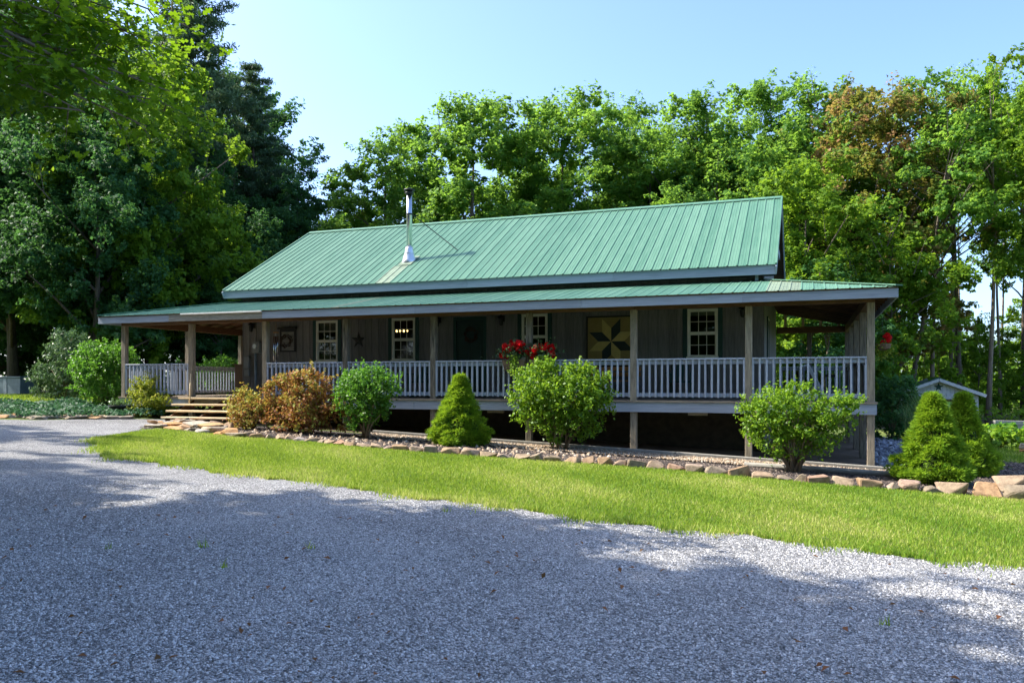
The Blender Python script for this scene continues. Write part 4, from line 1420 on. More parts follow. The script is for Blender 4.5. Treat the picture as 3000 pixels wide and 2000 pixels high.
def p_oval(t):
    return np.sin(np.pi * np.clip(0.08 + 0.86 * t, 0, 1) ** 1.0) ** 0.7


def p_wide(t):
    return np.sin(np.pi * np.clip(0.14 + 0.80 * t, 0, 1)) ** 0.45


def p_column(t):
    return np.clip(1.05 - 0.75 * t ** 2.2, 0, 1) * np.clip(0.45 + 2.5 * t, 0, 1)


PROTO = {
    'maple_a': make_tree(11, 17, 2.2, 3.8, p_round, 720, 58, 0.195, 1.0, 0.15, 20, trunk_r=0.24),
    'maple_b': make_tree(12, 18, 2.8, 4.1, p_oval, 780, 58, 0.195, 1.0, 0.15, 30, trunk_r=0.26),
    'poplar': make_tree(13, 20, 3.0, 3.4, p_column, 700, 58, 0.195, 0.95, 0.15, 46, trunk_r=0.24),
    'loose': make_tree(14, 19, 4.0, 4.2, p_oval, 600, 56, 0.195, 1.05, 0.3, 50, trunk_r=0.22, limbs=18),
    'bushy': make_tree(15, 13, 0.4, 3.9, p_wide, 720, 58, 0.19, 1.0, 0.12, 16, trunk_r=0.2),
    'understory': make_tree(16, 8, 0.6, 2.5, p_round, 300, 42, 0.17, 0.75, 0.15, 12, trunk_r=0.10),
    'slender': make_tree(17, 18, 10.0, 2.0, p_oval, 56, 30, 0.22, 0.9, 0.4, 8, trunk_r=0.13, trunk_top=0.95, limbs=18, mat_trunk='bark_pale'),
    'slender_b': make_tree(18, 16, 8.5, 1.7, p_column, 48, 28, 0.20, 0.8, 0.4, 8, trunk_r=0.11, trunk_top=0.95, limbs=16, mat_trunk='bark_pale'),
    'highcrown': make_tree(20, 18, 8.0, 4.0, p_wide, 480, 54, 0.2, 1.0, 0.3, 30, trunk_r=0.17, trunk_top=0.9, limbs=20),
    'topcrown': make_tree(23, 18, 11.0, 3.7, p_wide, 400, 54, 0.2, 1.0, 0.25, 30, trunk_r=0.17, trunk_top=0.93, limbs=20),
    'leaner': make_tree(19, 17, 6.5, 3.3, p_oval, 240, 40, 0.225, 1.0, 0.35, 16, lean=0.16, trunk_r=0.17, trunk_top=0.9, limbs=22),
}


def make_pine(seed, H, base, R):
    rng = np.random.default_rng(seed)
    C, NR, TI = [], [], []
    mb = MB()
    pts = [(0.1 * math.sin(k), 0.1 * math.cos(k * 1.3), H * 0.98 * k / 7) for k in range(8)]
    mb.tube(pts, [0.32 * (1 - 0.95 * k / 7) + 0.01 for k in range(8)], 8)
    z = base
    while z < H - 0.3:
        f = (z - base) / (H - base)
        r = R * (1 - f) ** 0.55 * (0.55 + 0.45 * min(1, f * 6 + 0.4)) * rng.uniform(0.7, 1.15) + 0.3
        nb = 5 if f < 0.85 else 4
        a0 = rng.uniform(0, 6.28)
        for k in range(nb):
            a = a0 + k * 2 * math.pi / nb + rng.normal() * 0.25
            rl = r * rng.uniform(0.65, 1.2)
            droop = rng.uniform(0.0, 0.32)
            e = np.array([rl * math.cos(a), rl * math.sin(a), z + rl * droop])
            mb.tube([(0, 0, z), tuple(e * np.array([0.6, 0.6, 1]) - np.array([0, 0, 0.1 * rl])), tuple(e)], [0.05 * (1 - f) + 0.015, 0.03 * (1 - f) + 0.01, 0.006], 5)
            # tufts along the bough, in flat layered plates
            nt_ = int(5 + 9 * rl / R * 2)
            for q in range(nt_):
                u = rng.uniform(0.28, 1.05)
                c = np.array([e[0] * u, e[1] * u, z + (e[2] - z) * u * u]) + np.array([rng.normal() * 0.26, rng.normal() * 0.26, rng.normal() * 0.05]) * (0.35 + rl * 0.22)
                K = 30
                C.append(c + rng.normal(size=(K, 3)) * np.array([0.26, 0.26, 0.09]) + np.array([0, 0, 0.05]))
                NR.append(rng.normal(size=(K, 3)) * 0.6 + np.array([0, 0, 0.7]))
                TI.append(np.clip(0.42 + rng.normal() * 0.14 + rng.normal(size=K) * 0.13, 0, 1))
        z += rng.uniform(0.62, 1.05)
    C = np.vstack(C)
    V = leaves(C, unit(np.vstack(NR)), 0.36 * rng.uniform(0.7, 1.2, len(C)), rng, 0.24, 0.06)
    crown = np_mesh('crown', V, 4, np.concatenate(TI))
    trunk = mb.mesh('trunk', smooth=True)
    trunk.materials.append(M['bark'])
    return trunk, crown


PROTO['pine'] = make_pine(31, 25, 5.0, 4.6)


def plant_tree(kind, x, y, h, leafm, label, group=None, name='deciduous_tree', cat='tree', rot=None, wide=1.0):
    H = {'maple_a': 17, 'maple_b': 18, 'poplar': 20, 'loose': 19, 'bushy': 13, 'understory': 8, 'slender': 18, 'slender_b': 16, 'leaner': 17, 'highcrown': 18, 'topcrown': 18, 'pine': 25}[kind]
    s = h / H
    t = thing(name, label, cat, (x, y, gz(x) - 0.05), group, random.uniform(0, 6.28) if rot is None else rot, (s * wide, s * wide, s))
    tr, cr = PROTO[kind]
    link('trunk', tr, None, t)
    c = link('crown', cr, None, t)
    if not cr.materials:
        cr.materials.append(M[leafm])
    c.material_slots[0].link = 'OBJECT'
    c.material_slots[0].material = M[leafm]
    return t


random.seed(21)
# ---- woods on the left
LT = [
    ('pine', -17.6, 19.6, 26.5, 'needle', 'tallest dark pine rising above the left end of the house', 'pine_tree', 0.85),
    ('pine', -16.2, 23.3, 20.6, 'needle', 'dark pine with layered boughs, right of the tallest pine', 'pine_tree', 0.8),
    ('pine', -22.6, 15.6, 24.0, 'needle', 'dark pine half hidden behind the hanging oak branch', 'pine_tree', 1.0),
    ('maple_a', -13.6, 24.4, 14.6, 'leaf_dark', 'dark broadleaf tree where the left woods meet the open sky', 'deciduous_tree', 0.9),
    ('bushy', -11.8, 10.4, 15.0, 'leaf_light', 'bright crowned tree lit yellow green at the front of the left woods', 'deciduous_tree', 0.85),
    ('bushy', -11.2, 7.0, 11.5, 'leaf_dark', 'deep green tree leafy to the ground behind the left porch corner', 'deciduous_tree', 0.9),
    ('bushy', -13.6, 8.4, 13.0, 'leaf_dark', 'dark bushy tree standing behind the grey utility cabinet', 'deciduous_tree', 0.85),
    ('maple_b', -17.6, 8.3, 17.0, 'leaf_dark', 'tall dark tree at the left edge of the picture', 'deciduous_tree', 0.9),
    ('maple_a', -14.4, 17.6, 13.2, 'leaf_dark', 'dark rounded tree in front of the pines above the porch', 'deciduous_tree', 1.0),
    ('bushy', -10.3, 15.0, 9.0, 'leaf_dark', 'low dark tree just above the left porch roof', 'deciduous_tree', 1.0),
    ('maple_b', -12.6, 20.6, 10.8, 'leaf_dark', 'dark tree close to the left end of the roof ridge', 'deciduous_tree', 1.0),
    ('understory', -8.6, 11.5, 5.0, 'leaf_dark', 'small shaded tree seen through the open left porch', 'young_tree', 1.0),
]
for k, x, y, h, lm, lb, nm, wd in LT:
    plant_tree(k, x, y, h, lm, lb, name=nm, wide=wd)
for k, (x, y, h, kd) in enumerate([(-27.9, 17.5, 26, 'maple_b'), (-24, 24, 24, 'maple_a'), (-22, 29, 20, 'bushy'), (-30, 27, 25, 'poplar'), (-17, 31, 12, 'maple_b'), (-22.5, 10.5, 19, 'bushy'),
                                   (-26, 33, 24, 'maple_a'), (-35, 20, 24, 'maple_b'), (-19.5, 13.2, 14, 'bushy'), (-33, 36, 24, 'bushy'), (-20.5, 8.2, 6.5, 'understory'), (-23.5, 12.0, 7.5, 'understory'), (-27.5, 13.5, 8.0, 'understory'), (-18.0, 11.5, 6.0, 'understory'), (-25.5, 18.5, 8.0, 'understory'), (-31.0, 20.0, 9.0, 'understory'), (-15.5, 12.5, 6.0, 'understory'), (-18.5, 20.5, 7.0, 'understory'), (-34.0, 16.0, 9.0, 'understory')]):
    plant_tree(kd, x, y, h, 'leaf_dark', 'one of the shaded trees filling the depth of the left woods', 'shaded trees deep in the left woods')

# ---- row of trees behind the house
CT = [
    ('maple_a', -11.0, 25.4, 12.5, 'leaf_maple', 'low light green tree at the left end of the row behind the roof', 0.99),
    ('maple_a', -6.4, 22.6, 15.5, 'leaf_maple', 'rounded green tree right behind the stove pipe', 1.11),
    ('poplar', -8.4, 30.4, 17.6, 'leaf_dark', 'narrow dark tree peeking out left of the tallest centre maple', 0.99),
    ('maple_b', -0.9, 22.5, 16.5, 'leaf_maple', 'tall full maple with golden tips right of the stove pipe', 1.23),
    ('maple_a', -1.8, 32.9, 16.4, 'leaf_dark', 'darker tree in the gap between the two centre maples', 0.94),
    ('maple_b', 2.9, 27.0, 17.8, 'leaf_maple', 'broad maple behind the middle of the roof ridge', 1.17),
    ('loose', 5.6, 33.0, 18.7, 'leaf_maple', 'airy topped tree behind the right half of the ridge', 1.11),
    ('maple_a', 7.7, 27.8, 15.5, 'leaf_maple', 'sunlit rounded tree just behind the right part of the ridge', 1.17),
    ('loose', 9.8, 29.8, 17.6, 'leaf_maple', 'spiky topped tree left of the roof end', 1.17),
    ('maple_a', 10.2, 22.6, 11.2, 'leaf_maple', 'shorter tree with reddish new leaves behind the roof end', 1.11),
    ('loose', 13.2, 34.0, 19.3, 'leaf_maple', 'tall open tree with twin pointed tops right of centre', 1.17),
    ('poplar', 16.4, 34.5, 20.2, 'leaf_maple', 'tall upright green tree left of the rusty maple', 1.17),
    ('bushy', 16.0, 21.3, 11.4, 'leaf_light', 'bright bushy tree beside the right gable', 1.05),
    ('maple_b', 20.1, 27.6, 17.0, 'leaf_rust', 'maple with rusty brown leaf tips right of the gable', 1.1),
    ('loose', 18.6, 33.6, 18.8, 'leaf_rust', 'taller red brown tinged tree behind the rusty maple', 1.0),
    ('topcrown', 23.6, 30.0, 18.2, 'leaf_maple', 'tall green tree with rounded double top near the right edge', 0.85),
    ('highcrown', 26.2, 25.0, 15.2, 'leaf_light', 'light green tree filling the upper right corner', 0.85),
    ('leaner', 20.6, 25.5, 14.5, 'leaf_maple', 'leaning forked tree with a dark bare trunk against the sky', 1.00),
    ('understory', 17.0, 18.2, 6.6, 'leaf_dark', 'dense green small tree behind the right porch corner', 1.00),
    ('understory', 13.9, 17.5, 6.0, 'leaf_maple', 'small leafy tree seen through the open right porch', 1.00),
    ('understory', 19.7, 21.6, 9.0, 'leaf_light', 'light green small tree added left of the shed to brighten the dark foot of the rusty maple', 1.0),  # added tree; pale leaves brighten the dark lower part of the maple
    ('understory', 18.2, 20.8, 7.4, 'leaf_maple', 'small green tree between the porch and the shed', 0.85),
    ('topcrown', 28.6, 38.5, 20.5, 'leaf_maple', 'far tall tree at the right edge behind the thin trunks', 0.90),
]
for k, x, y, h, lm, lb, wd in CT:
    plant_tree(k, x, y, h, lm, lb, wide=wd, rot=0.0 if k == 'leaner' else None, name='young_tree' if k == 'understory' else 'deciduous_tree')
for k, (x, y, h, kd) in enumerate([(-5, 38, 14, 'maple_b'), (1.5, 41, 15.5, 'maple_a'), (-13, 36, 12, 'bushy'), (8, 42, 16, 'poplar'), (15, 43, 16, 'bushy'), (-18, 42, 13, 'maple_a'), (4, 24.5, 11, 'bushy'), (-3.5, 26, 12.5, 'bushy'), (12.5, 27, 14, 'bushy'), (-9, 24, 10.5, 'bushy'), (0.8, 28.5, 13.5, 'bushy'), (6.4, 30.5, 14.5, 'bushy'), (11.0, 32.5, 16, 'bushy'), (15.8, 29.0, 15, 'bushy')]):
    plant_tree(kd, x, y, h, 'leaf_maple', 'one of the green trees showing only between the row behind the roof', 'trees showing between the row behind the roof')

# ---- thin trunks on the right
random.seed(5)
SLIM_LABEL = {0: 'slim tree whose trunk rises straight behind the star on the shed gable', 1: 'slim tree whose trunk rises behind the right slope of the shed roof',
              2: 'slim pale trunk standing clear just right of the shed, nearest of the thin trunks', 3: 'slim trunk close behind the clear pale trunk right of the shed',
              13: 'slim trunk in the gap between the hanging basket and the shed roof', 15: 'slim trunk half hidden by leaves just right of the porch corner post'}
slim = [(22.2, 27.2), (23.5, 30.5), (24.6, 26.8), (26.2, 33.5), (27.6, 29.2), (29.0, 35.5), (24.4, 36.0), (30.5, 31.0), (25.5, 41.0), (28.4, 43.5), (32.0, 39.0), (31.2, 47.0), (26.9, 24.6), (22.8, 39.5), (34.6, 44.0), (21.3, 36.2), (29.8, 27.0), (33.0, 33.5), (23.9, 45.0), (36.0, 52.0)]
for i, (x, y) in enumerate(slim):
    plant_tree('slender' if i % 2 else 'slender_b', x, y, random.uniform(14, 19), ['leaf_maple', 'leaf_light', 'leaf_light'][i % 3], SLIM_LABEL.get(i, 'slim bare stemmed forest tree among the open woods on the right'), 'slim trees in the right woods', name='slim_tree')
for i, (x, y, h) in enumerate([(24.8, 31, 5.0), (28.5, 33, 5.5), (31, 36, 6), (26.6, 37, 6), (34, 40, 7), (29.5, 42, 7), (37, 46, 8), (24.5, 43, 7), (32.5, 50, 9), (40, 52, 9), (27, 52, 6), (22, 50, 6), (35, 58, 7), (44, 60, 8), (29, 62, 7), (21, 60, 7), (39, 66, 8), (25.5, 56, 6)]):
    plant_tree('understory', x, y, h, 'leaf_light', 'bright green undergrowth tree between the slim trunks on the right', 'undergrowth trees in the right woods', name='young_tree')

# ---- driveway shade trees left of the camera, then unseen trees added for reflections
SH = [None, ('maple_a', -7.0, -19.3, 22, 1.2), ('maple_a', 1.0, -14.7, 16.5, 0.9), ('bushy', 3.6, -22.0, 18, 1.25), ('maple_b', -3.5, -23.5, 22, 1.3), ('maple_a', -14, -20.0, 24, 1.2), ('bushy', -9.5, -8.2, 11.5, 0.65), ('maple_b', -9.5, -12.8, 16, 0.85),
      ('maple_a', 9.0, -28.0, 17, 1.3), ('maple_b', -14.5, -18.8, 21, 1.0), ('maple_b', 5.5, -27, 22, 1.2),
      ('maple_a', 16, -42, 19, 1.2), ('bushy', 24, -40, 17, 1.3), ('maple_b', 31, -43, 20, 1.2), ('bushy', 38, -36, 17, 1.2), ('maple_a', 8, -44, 20, 1.3), ('bushy', -26, -24, 16, 1.2), ('bushy', -33, -30, 18, 1.2), ('bushy', -24, -36, 17, 1.2), ('bushy', -30, -14, 15, 1.1), ('bushy', -14, -40, 16, 1.3), ('bushy', -3, -44, 17, 1.3)]  # out of view, added only to darken what the windows reflect
for k, x, y, h, wd in SH[1:]:
    plant_tree(k, x, y, h, 'leaf_oak', 'one of the unseen trees for driveway shade and darker window reflections', 'shade trees beside the driveway', wide=wd)
random.seed(8)
oak = plant_tree('maple_b', 0.4, -16.5, 17.5, 'leaf_oak', 'oak whose sunlit branch hangs into the upper left of the view', name='oak_tree', wide=1.25, rot=0.0)
oak.scale = (1, 1, 1)
for ch in oak.children:
    ch.scale = (17.5 / 18 * 1.25, 17.5 / 18 * 1.25, 17.5 / 18)


def hanging_branch():
    rng = np.random.default_rng(3)
    mb = MB()
    C, TI = [], []
    root = Vector((0.5, -16.4, 6.8))
    # main limbs ending inside the picture
    ends = [(p, 9) for p in [(8.04, -11.67, 5.55), (8.25, -11.38, 5.3), (8.58, -11.78, 4.66), (8.36, -11.12, 5.11), (8.57, -10.83, 5.54), (8.75, -10.55, 5.91), (8.98, -10.36, 5.59), (9.28, -10.68, 4.95), (8.91, -10.92, 4.83), (8.6, -11.46, 5.55), (8.25, -10.74, 6.03), (8.47, -11.93, 4.94), (9.43, -10.94, 4.61), (8.77, -11.4, 4.54), (8.6, -10.61, 5.34), (8.91, -10.17, 6.05), (9.09, -10.85, 4.52), (8.68, -10.9, 6.01), (7.99, -11.47, 5.98)]]
    for (ex, ey, ez), nsub in ends:
        e = Vector((ex, ey, ez))
        mid = root.lerp(e, 0.55) + Vector((rng.normal() * 0.2, rng.normal() * 0.2, 0.7))
        m2 = root.lerp(e, 0.82) + Vector((rng.normal() * 0.12, rng.normal() * 0.12, 0.35))
        mb.tube([root, mid, m2, e], [0.10, 0.05, 0.022, 0.006], 6)
        for q in range(nsub):
            f = rng.uniform(0.0, 1.0)
            s0 = m2.lerp(e, f) if f > 0.3 else mid.lerp(m2, 0.5 + f)
            tip = s0 + Vector((rng.normal() * 0.36, rng.normal() * 0.36, -abs(rng.normal()) * 0.30 + 0.05))
            mb.tube([s0, s0.lerp(tip, 0.5) + Vector((0, 0, 0.06)), tip], [0.010, 0.006, 0.002], 5)
            for w in range(2):
                c0 = s0.lerp(tip, 0.55 + 0.5 * w)
                K = 15
                C.append(np.array(c0) + rng.normal(size=(K, 3)) * np.array([0.13, 0.13, 0.08]))
                TI.append(np.clip(0.5 + rng.normal() * 0.15 + rng.normal(size=K) * 0.12, 0, 1))
    C = np.vstack(C)
    nr = unit(rng.normal(size=C.shape) * 0.55 + np.array([0, 0, 0.9]))
    V = oak_leaves(C, nr, rng.uniform(0.10, 0.155, len(C)), rng)
    off = np.array(wloc(oak))
    o = part('branch', mb, M['bark_pale'], oak, smooth=True)
    me = np_mesh('hanging_leaves', V - off, 12, np.concatenate(TI), M['leaf_oak'])
    link('hanging_leaves', me, None, oak)


hanging_branch()

# ------------------------------------------------------------------ shrubs
def shrub(name, label, x, y, clumps, nleaf, leaf, mat, stems=9, seed=1, leaf_aspect=0.6, up=0.5, shell=0.35, cat='shrub', spread=0.10, tint_bias=0.0, dead=0, shoots=0):
    """clumps: (dx,dy,dz,rx,ry,rz) ellipsoids relative to the base; leaves fill their outer shell"""
    rng = np.random.default_rng(seed)
    t = thing(name, label, cat, (x, y, gz(x)))
    vol = np.array([c[3] * c[4] * c[5] for c in clumps]) ** 0.75
    vol = vol / vol.sum()
    C, NR, TI = [], [], []
    for c, v in zip(clumps, vol):
        n = int(nleaf * v)
        nb = max(6, n // 22)
        d = unit(rng.normal(size=(nb, 3)))
        r = rng.uniform(0, 1, nb) ** shell * rng.uniform(0.88, 1.12, nb)
        bc = d * r[:, None] * np.array(c[3:6]) + np.array(c[:3])
        bt = rng.normal(size=nb) * 0.12 + tint_bias
        k = rng.integers(0, nb, n)
        u = rng.uniform(0, 1, n)
        ax = unit(d + np.array([0, 0, up]) + rng.normal(size=d.shape) * 0.25)
        p = bc[k] + ax[k] * (u * 0.26 * max(c[3:6]) ** 0.5)[:, None] * 0.8 + rng.normal(size=(n, 3)) * spread * 0.55
        C.append(p)
        NR.append(unit(rng.normal(size=(n, 3)) * 0.7 + d[k] * 0.5 + np.array([0, 0, up])))
        TI.append(np.clip(0.45 + bt[k] + rng.normal(size=n) * 0.19, 0, 1))
    C = np.vstack(C)
    ok = C[:, 2] > 0.03
    NRm = np.vstack(NR)[ok]
    T_ = np.concatenate(TI)[ok]
    C = C[ok]
    if shoots:
        ctr = np.array([c[:3] for c in clumps])
        for _ in range(shoots):
            c = clumps[rng.integers(len(clumps))]
            dd = unit(rng.normal(size=3) * np.array([1, 1, 0.4]) + np.array([0, 0, 1.1]))
            st = np.array(c[:3]) + dd * np.array(c[3:6]) * 0.95
            L = rng.uniform(0.08, 0.30)
            K = 14
            uu = rng.uniform(0, 1, K)
            C = np.vstack([C, st + dd * (uu * L)[:, None] + rng.normal(size=(K, 3)) * 0.022])
            NRm = np.vstack([NRm, unit(rng.normal(size=(K, 3)) + dd * 0.5)])
            T_ = np.concatenate([T_, np.clip(rng.normal(size=K) * 0.12 + 0.65 + tint_bias, 0, 1)])
    V = leaves(C, NRm, leaf * rng.uniform(0.65, 1.25, len(C)), rng, leaf_aspect)
    link('foliage', np_mesh('foliage', V, 4, T_, M[mat]), None, t)
    mb = MB()
    for k in range(stems):
        c = clumps[k % len(clumps)]
        e = np.array(c[:3]) + unit(rng.normal(size=3)) * np.array(c[3:6]) * 0.75
        e[2] = max(e[2], 0.2)
        s0 = np.array([rng.normal() * 0.07, rng.normal() * 0.07, -0.02])
        mid = s0 * 0.45 + e * 0.55 + np.array([-(e[0]) * 0.12, -(e[1]) * 0.12, 0.05])
        mb.tube([tuple(s0), tuple(mid), tuple(e)], [0.024, 0.015, 0.004], 6)
    for k in range(dead):
        a = rng.uniform(-0.5, 0.9)
        b0 = np.array([0.5 + rng.normal() * 0.2, rng.normal() * 0.2, 0.75])
        mb.tube([tuple(b0 * 0.6), tuple(b0), tuple(b0 + np.array([0.1 + rng.normal() * 0.12, -0.05, rng.uniform(0.25, 0.55)]))], [0.02, 0.014, 0.004], 5)
    part_ = mb.mesh('stems', smooth=True)
    part_.materials.append(M['stem'])
    link('stems', part_, None, t)
    return t


# bronze azalea
shrub('azalea_shrub', 'bronze and orange leaved azalea beside the porch steps', 4.4, -1.45,
      [(0.45, 0, 0.78, 0.66, 0.55, 0.58), (0.2, -0.1, 0.42, 0.85, 0.6, 0.40), (0.55, 0, 1.15, 0.42, 0.4, 0.35), (-0.35, 0, 0.78, 0.45, 0.4, 0.42), (1.05, 0, 0.40, 0.45, 0.45, 0.36), (-0.05, 0.1, 1.1, 0.35, 0.35, 0.25)],
      6500, 0.085, 'azalea', 12, 41, tint_bias=0.14, shoots=64)
shrub('azalea_shrub', 'low yellow green azalea clump hugging the right end of the steps', 3.2, -1.45,
      [(-0.1, 0, 0.38, 0.52, 0.45, 0.36), (-0.45, 0.1, 0.55, 0.3, 0.3, 0.26), (0.3, 0, 0.5, 0.35, 0.35, 0.36), (-0.3, 0.1, 0.82, 0.16, 0.16, 0.14)],
      3000, 0.08, 'azalea', 8, 42, tint_bias=0.24, shoots=24)
# round green shrub
shrub('lilac_shrub', 'rounded fresh green shrub with a bare forked base before the lit window', 6.55, -1.6,
      [(-0.02, 0, 1.22, 0.58, 0.5, 0.40), (-0.32, 0, 0.98, 0.42, 0.4, 0.42), (0.38, 0, 1.15, 0.42, 0.4, 0.34), (0.1, 0, 0.68, 0.36, 0.34, 0.30), (-0.28, 0, 0.42, 0.24, 0.22, 0.24), (0.3, 0, 0.62, 0.22, 0.2, 0.22)],
      5600, 0.075, 'bush_green', 10, 43, shoots=80)
# large heart shaped shrub
shrub('lilac_shrub', 'large heart shaped lime green shrub below the red flowers', 11.05, -0.95,
      [(-0.52, 0, 1.32, 0.60, 0.5, 0.52), (0.50, 0, 1.28, 0.62, 0.5, 0.50), (0.0, 0, 1.05, 0.75, 0.5, 0.48), (-0.78, 0, 1.0, 0.34, 0.34, 0.34), (0.78, 0, 1.0, 0.36, 0.34, 0.36), (-0.35, 0, 0.66, 0.42, 0.35, 0.30), (0.40, 0, 0.62, 0.42, 0.35, 0.32), (-0.1, -0.05, 0.45, 0.30, 0.26, 0.24), (-0.4, 0, 1.72, 0.3, 0.3, 0.16), (0.45, 0, 1.66, 0.3, 0.3, 0.16)],
      11000, 0.078, 'bush_lime', 16, 44, shoots=150)
# vase shaped shrub on the right
shrub('lilac_shrub', 'open vase shaped shrub with tan dead twigs at the porch corner', 15.95, -1.75,
      [(-0.35, 0, 1.18, 0.5, 0.42, 0.34), (0.05, 0, 1.28, 0.42, 0.4, 0.40), (-0.55, 0, 0.85, 0.36, 0.34, 0.34), (0.72, 0, 1.12, 0.36, 0.3, 0.26), (0.45, 0, 0.78, 0.42, 0.36, 0.36), (-0.25, 0, 0.55, 0.40, 0.3, 0.28), (0.15, 0, 0.62, 0.36, 0.3, 0.30), (-0.78, 0, 1.15, 0.2, 0.2, 0.16), (0.95, 0, 1.2, 0.16, 0.16, 0.16)],
      6800, 0.072, 'bush_lime', 26, 45, tint_bias=-0.06, dead=9, shoots=130)
# shrubs on the left
shrub('rhododendron_shrub', 'tall grey green rhododendron left of the bright rounded shrub', -7.6, 2.6,
      [(-0.1, 0, 1.55, 0.75, 0.7, 0.55), (-0.1, 0, 2.05, 0.55, 0.5, 0.38), (-0.75, 0, 0.85, 0.75, 0.6, 0.45), (0.4, 0, 0.95, 0.8, 0.6, 0.6), (-1.0, 0, 0.5, 0.45, 0.4, 0.3), (0.1, 0, 0.5, 0.8, 0.6, 0.4)],
      6500, 0.14, 'bush_grey', 14, 46, leaf_aspect=0.3, up=0.35, shoots=64)
shrub('boxwood_shrub', 'big rounded bright green shrub at the left porch corner', -4.5, 1.2,
      [(0, 0, 1.25, 1.0, 0.8, 0.75), (0.1, 0, 0.8, 1.0, 0.8, 0.7), (-0.35, 0, 1.6, 0.6, 0.5, 0.4), (0.55, 0, 1.5, 0.55, 0.5, 0.42)],
      11000, 0.085, 'bush_green', 12, 47, tint_bias=-0.02, shoots=130)
shrub('pieris_shrub', 'yellow green conical shrub left of the porch steps', -1.3, -0.15,
      [(-0.05, 0, 0.38, 0.62, 0.5, 0.36), (-0.15, 0, 0.68, 0.40, 0.36, 0.30), (-0.15, 0, 0.92, 0.22, 0.22, 0.18), (0.4, 0, 0.3, 0.35, 0.3, 0.25)],
      4200, 0.085, 'yellow_bush', 8, 48, leaf_aspect=0.42, shoots=30)
shrub('leafy_shrub', 'light green shrub tops showing over the shaded left porch railing', -3.3, 5.2,
      [(0, 0, 1.2, 0.9, 0.7, 0.5), (0.7, 0.3, 1.2, 0.6, 0.5, 0.42)], 3500, 0.10, 'bush_green', 6, 49)
# shrubs on the right
shrub('ornamental_grass', 'pale arching ornamental grass right of the porch corner post', 19.0, 4.6,
      [(0, 0, 0.35, 0.35, 0.3, 0.3)], 60, 0.1, 'reed', 4, 50, cat='grass clump')
shrub('leafy_shrub', 'dark rounded shrub between the ornamental grass and the shed', 19.9, 11.5,
      [(0, 0, 0.5, 0.9, 0.8, 0.5), (-0.4, 0, 0.7, 0.7, 0.6, 0.5), (0.3, 0, 0.8, 0.5, 0.5, 0.35)], 6500, 0.12, 'leaf_dark', 8, 51, shoots=30)
shrub('leafy_shrub', 'dark shrub spreading below the porch corner in front of the small trees', 18.6, 9.5,
      [(0, 0, 0.8, 0.8, 0.8, 0.7), (0.2, 0, 1.5, 0.6, 0.6, 0.5)], 4500, 0.12, 'leaf_dark', 8, 52, shoots=20)
shrub('hosta_bed_plant', 'broad leaved hosta clump in front of the low timber wall', 22.4, 13.6, [(0, 0, 0.25, 0.7, 0.6, 0.22)], 900, 0.2, 'bush_green', 3, 53, cat='plant')
shrub('hosta_bed_plant', 'larger pale hosta clump nearer the mulch on the right', 21.6, 9.6, [(0, 0, 0.25, 0.8, 0.7, 0.24)], 1100, 0.2, 'bush_lime', 3, 54, cat='plant')
shrub('hosta_bed_plant', 'dark leaved hosta clump at the right end of the timber wall', 24.2, 15.4, [(0, 0, 0.25, 0.9, 0.7, 0.24)], 1000, 0.2, 'bush_green', 3, 55, cat='plant')
shrub('leafy_shrub', 'small loose shrub at the right edge above the dark mulch', 21.95, 4.9, [(0, 0, 0.4, 0.4, 0.35, 0.35)], 1500, 0.08, 'bush_lime', 5, 56)


def reeds(x, y, n, h, mat, parent_label, seed):
    rng = np.random.default_rng(seed)
    for o in [o for o in COL.objects if o.get('label') == parent_label]:
        par = o
    V, T_ = [], []
    for i in range(n):
        a = rng.uniform(0, 6.28)
        s = np.array([rng.normal() * 0.16, rng.normal() * 0.16, 0])
        out = np.array([math.cos(a), math.sin(a), 0])
        sd = np.array([-math.sin(a), math.cos(a), 0])
        hh = h * rng.uniform(0.6, 1.1)
        b = rng.uniform(0.1, 0.7)
        pr = None
        tt = rng.uniform(0.2, 1)
        for k in range(4):
            f0, f1 = k / 4, (k + 1) / 4
            p0 = s + np.array([0, 0, 1]) * hh * (f0 - 0.35 * b * f0 ** 3) + out * b * hh * f0 ** 2
            p1 = s + np.array([0, 0, 1]) * hh * (f1 - 0.35 * b * f1 ** 3) + out * b * hh * f1 ** 2
            w0, w1 = 0.013 * (1 - f0 * 0.9), 0.013 * (1 - f1 * 0.9)
            V += [p0 - sd * w0, p0 + sd * w0, p1 + sd * w1, p1 - sd * w1]
            T_.append(tt)
    link('blades', np_mesh('blades', np.array(V), 4, T_, M[mat]), None, par)


reeds(19.0, 4.6, 420, 1.7, 'reed', 'pale arching ornamental grass right of the porch corner post', 9)


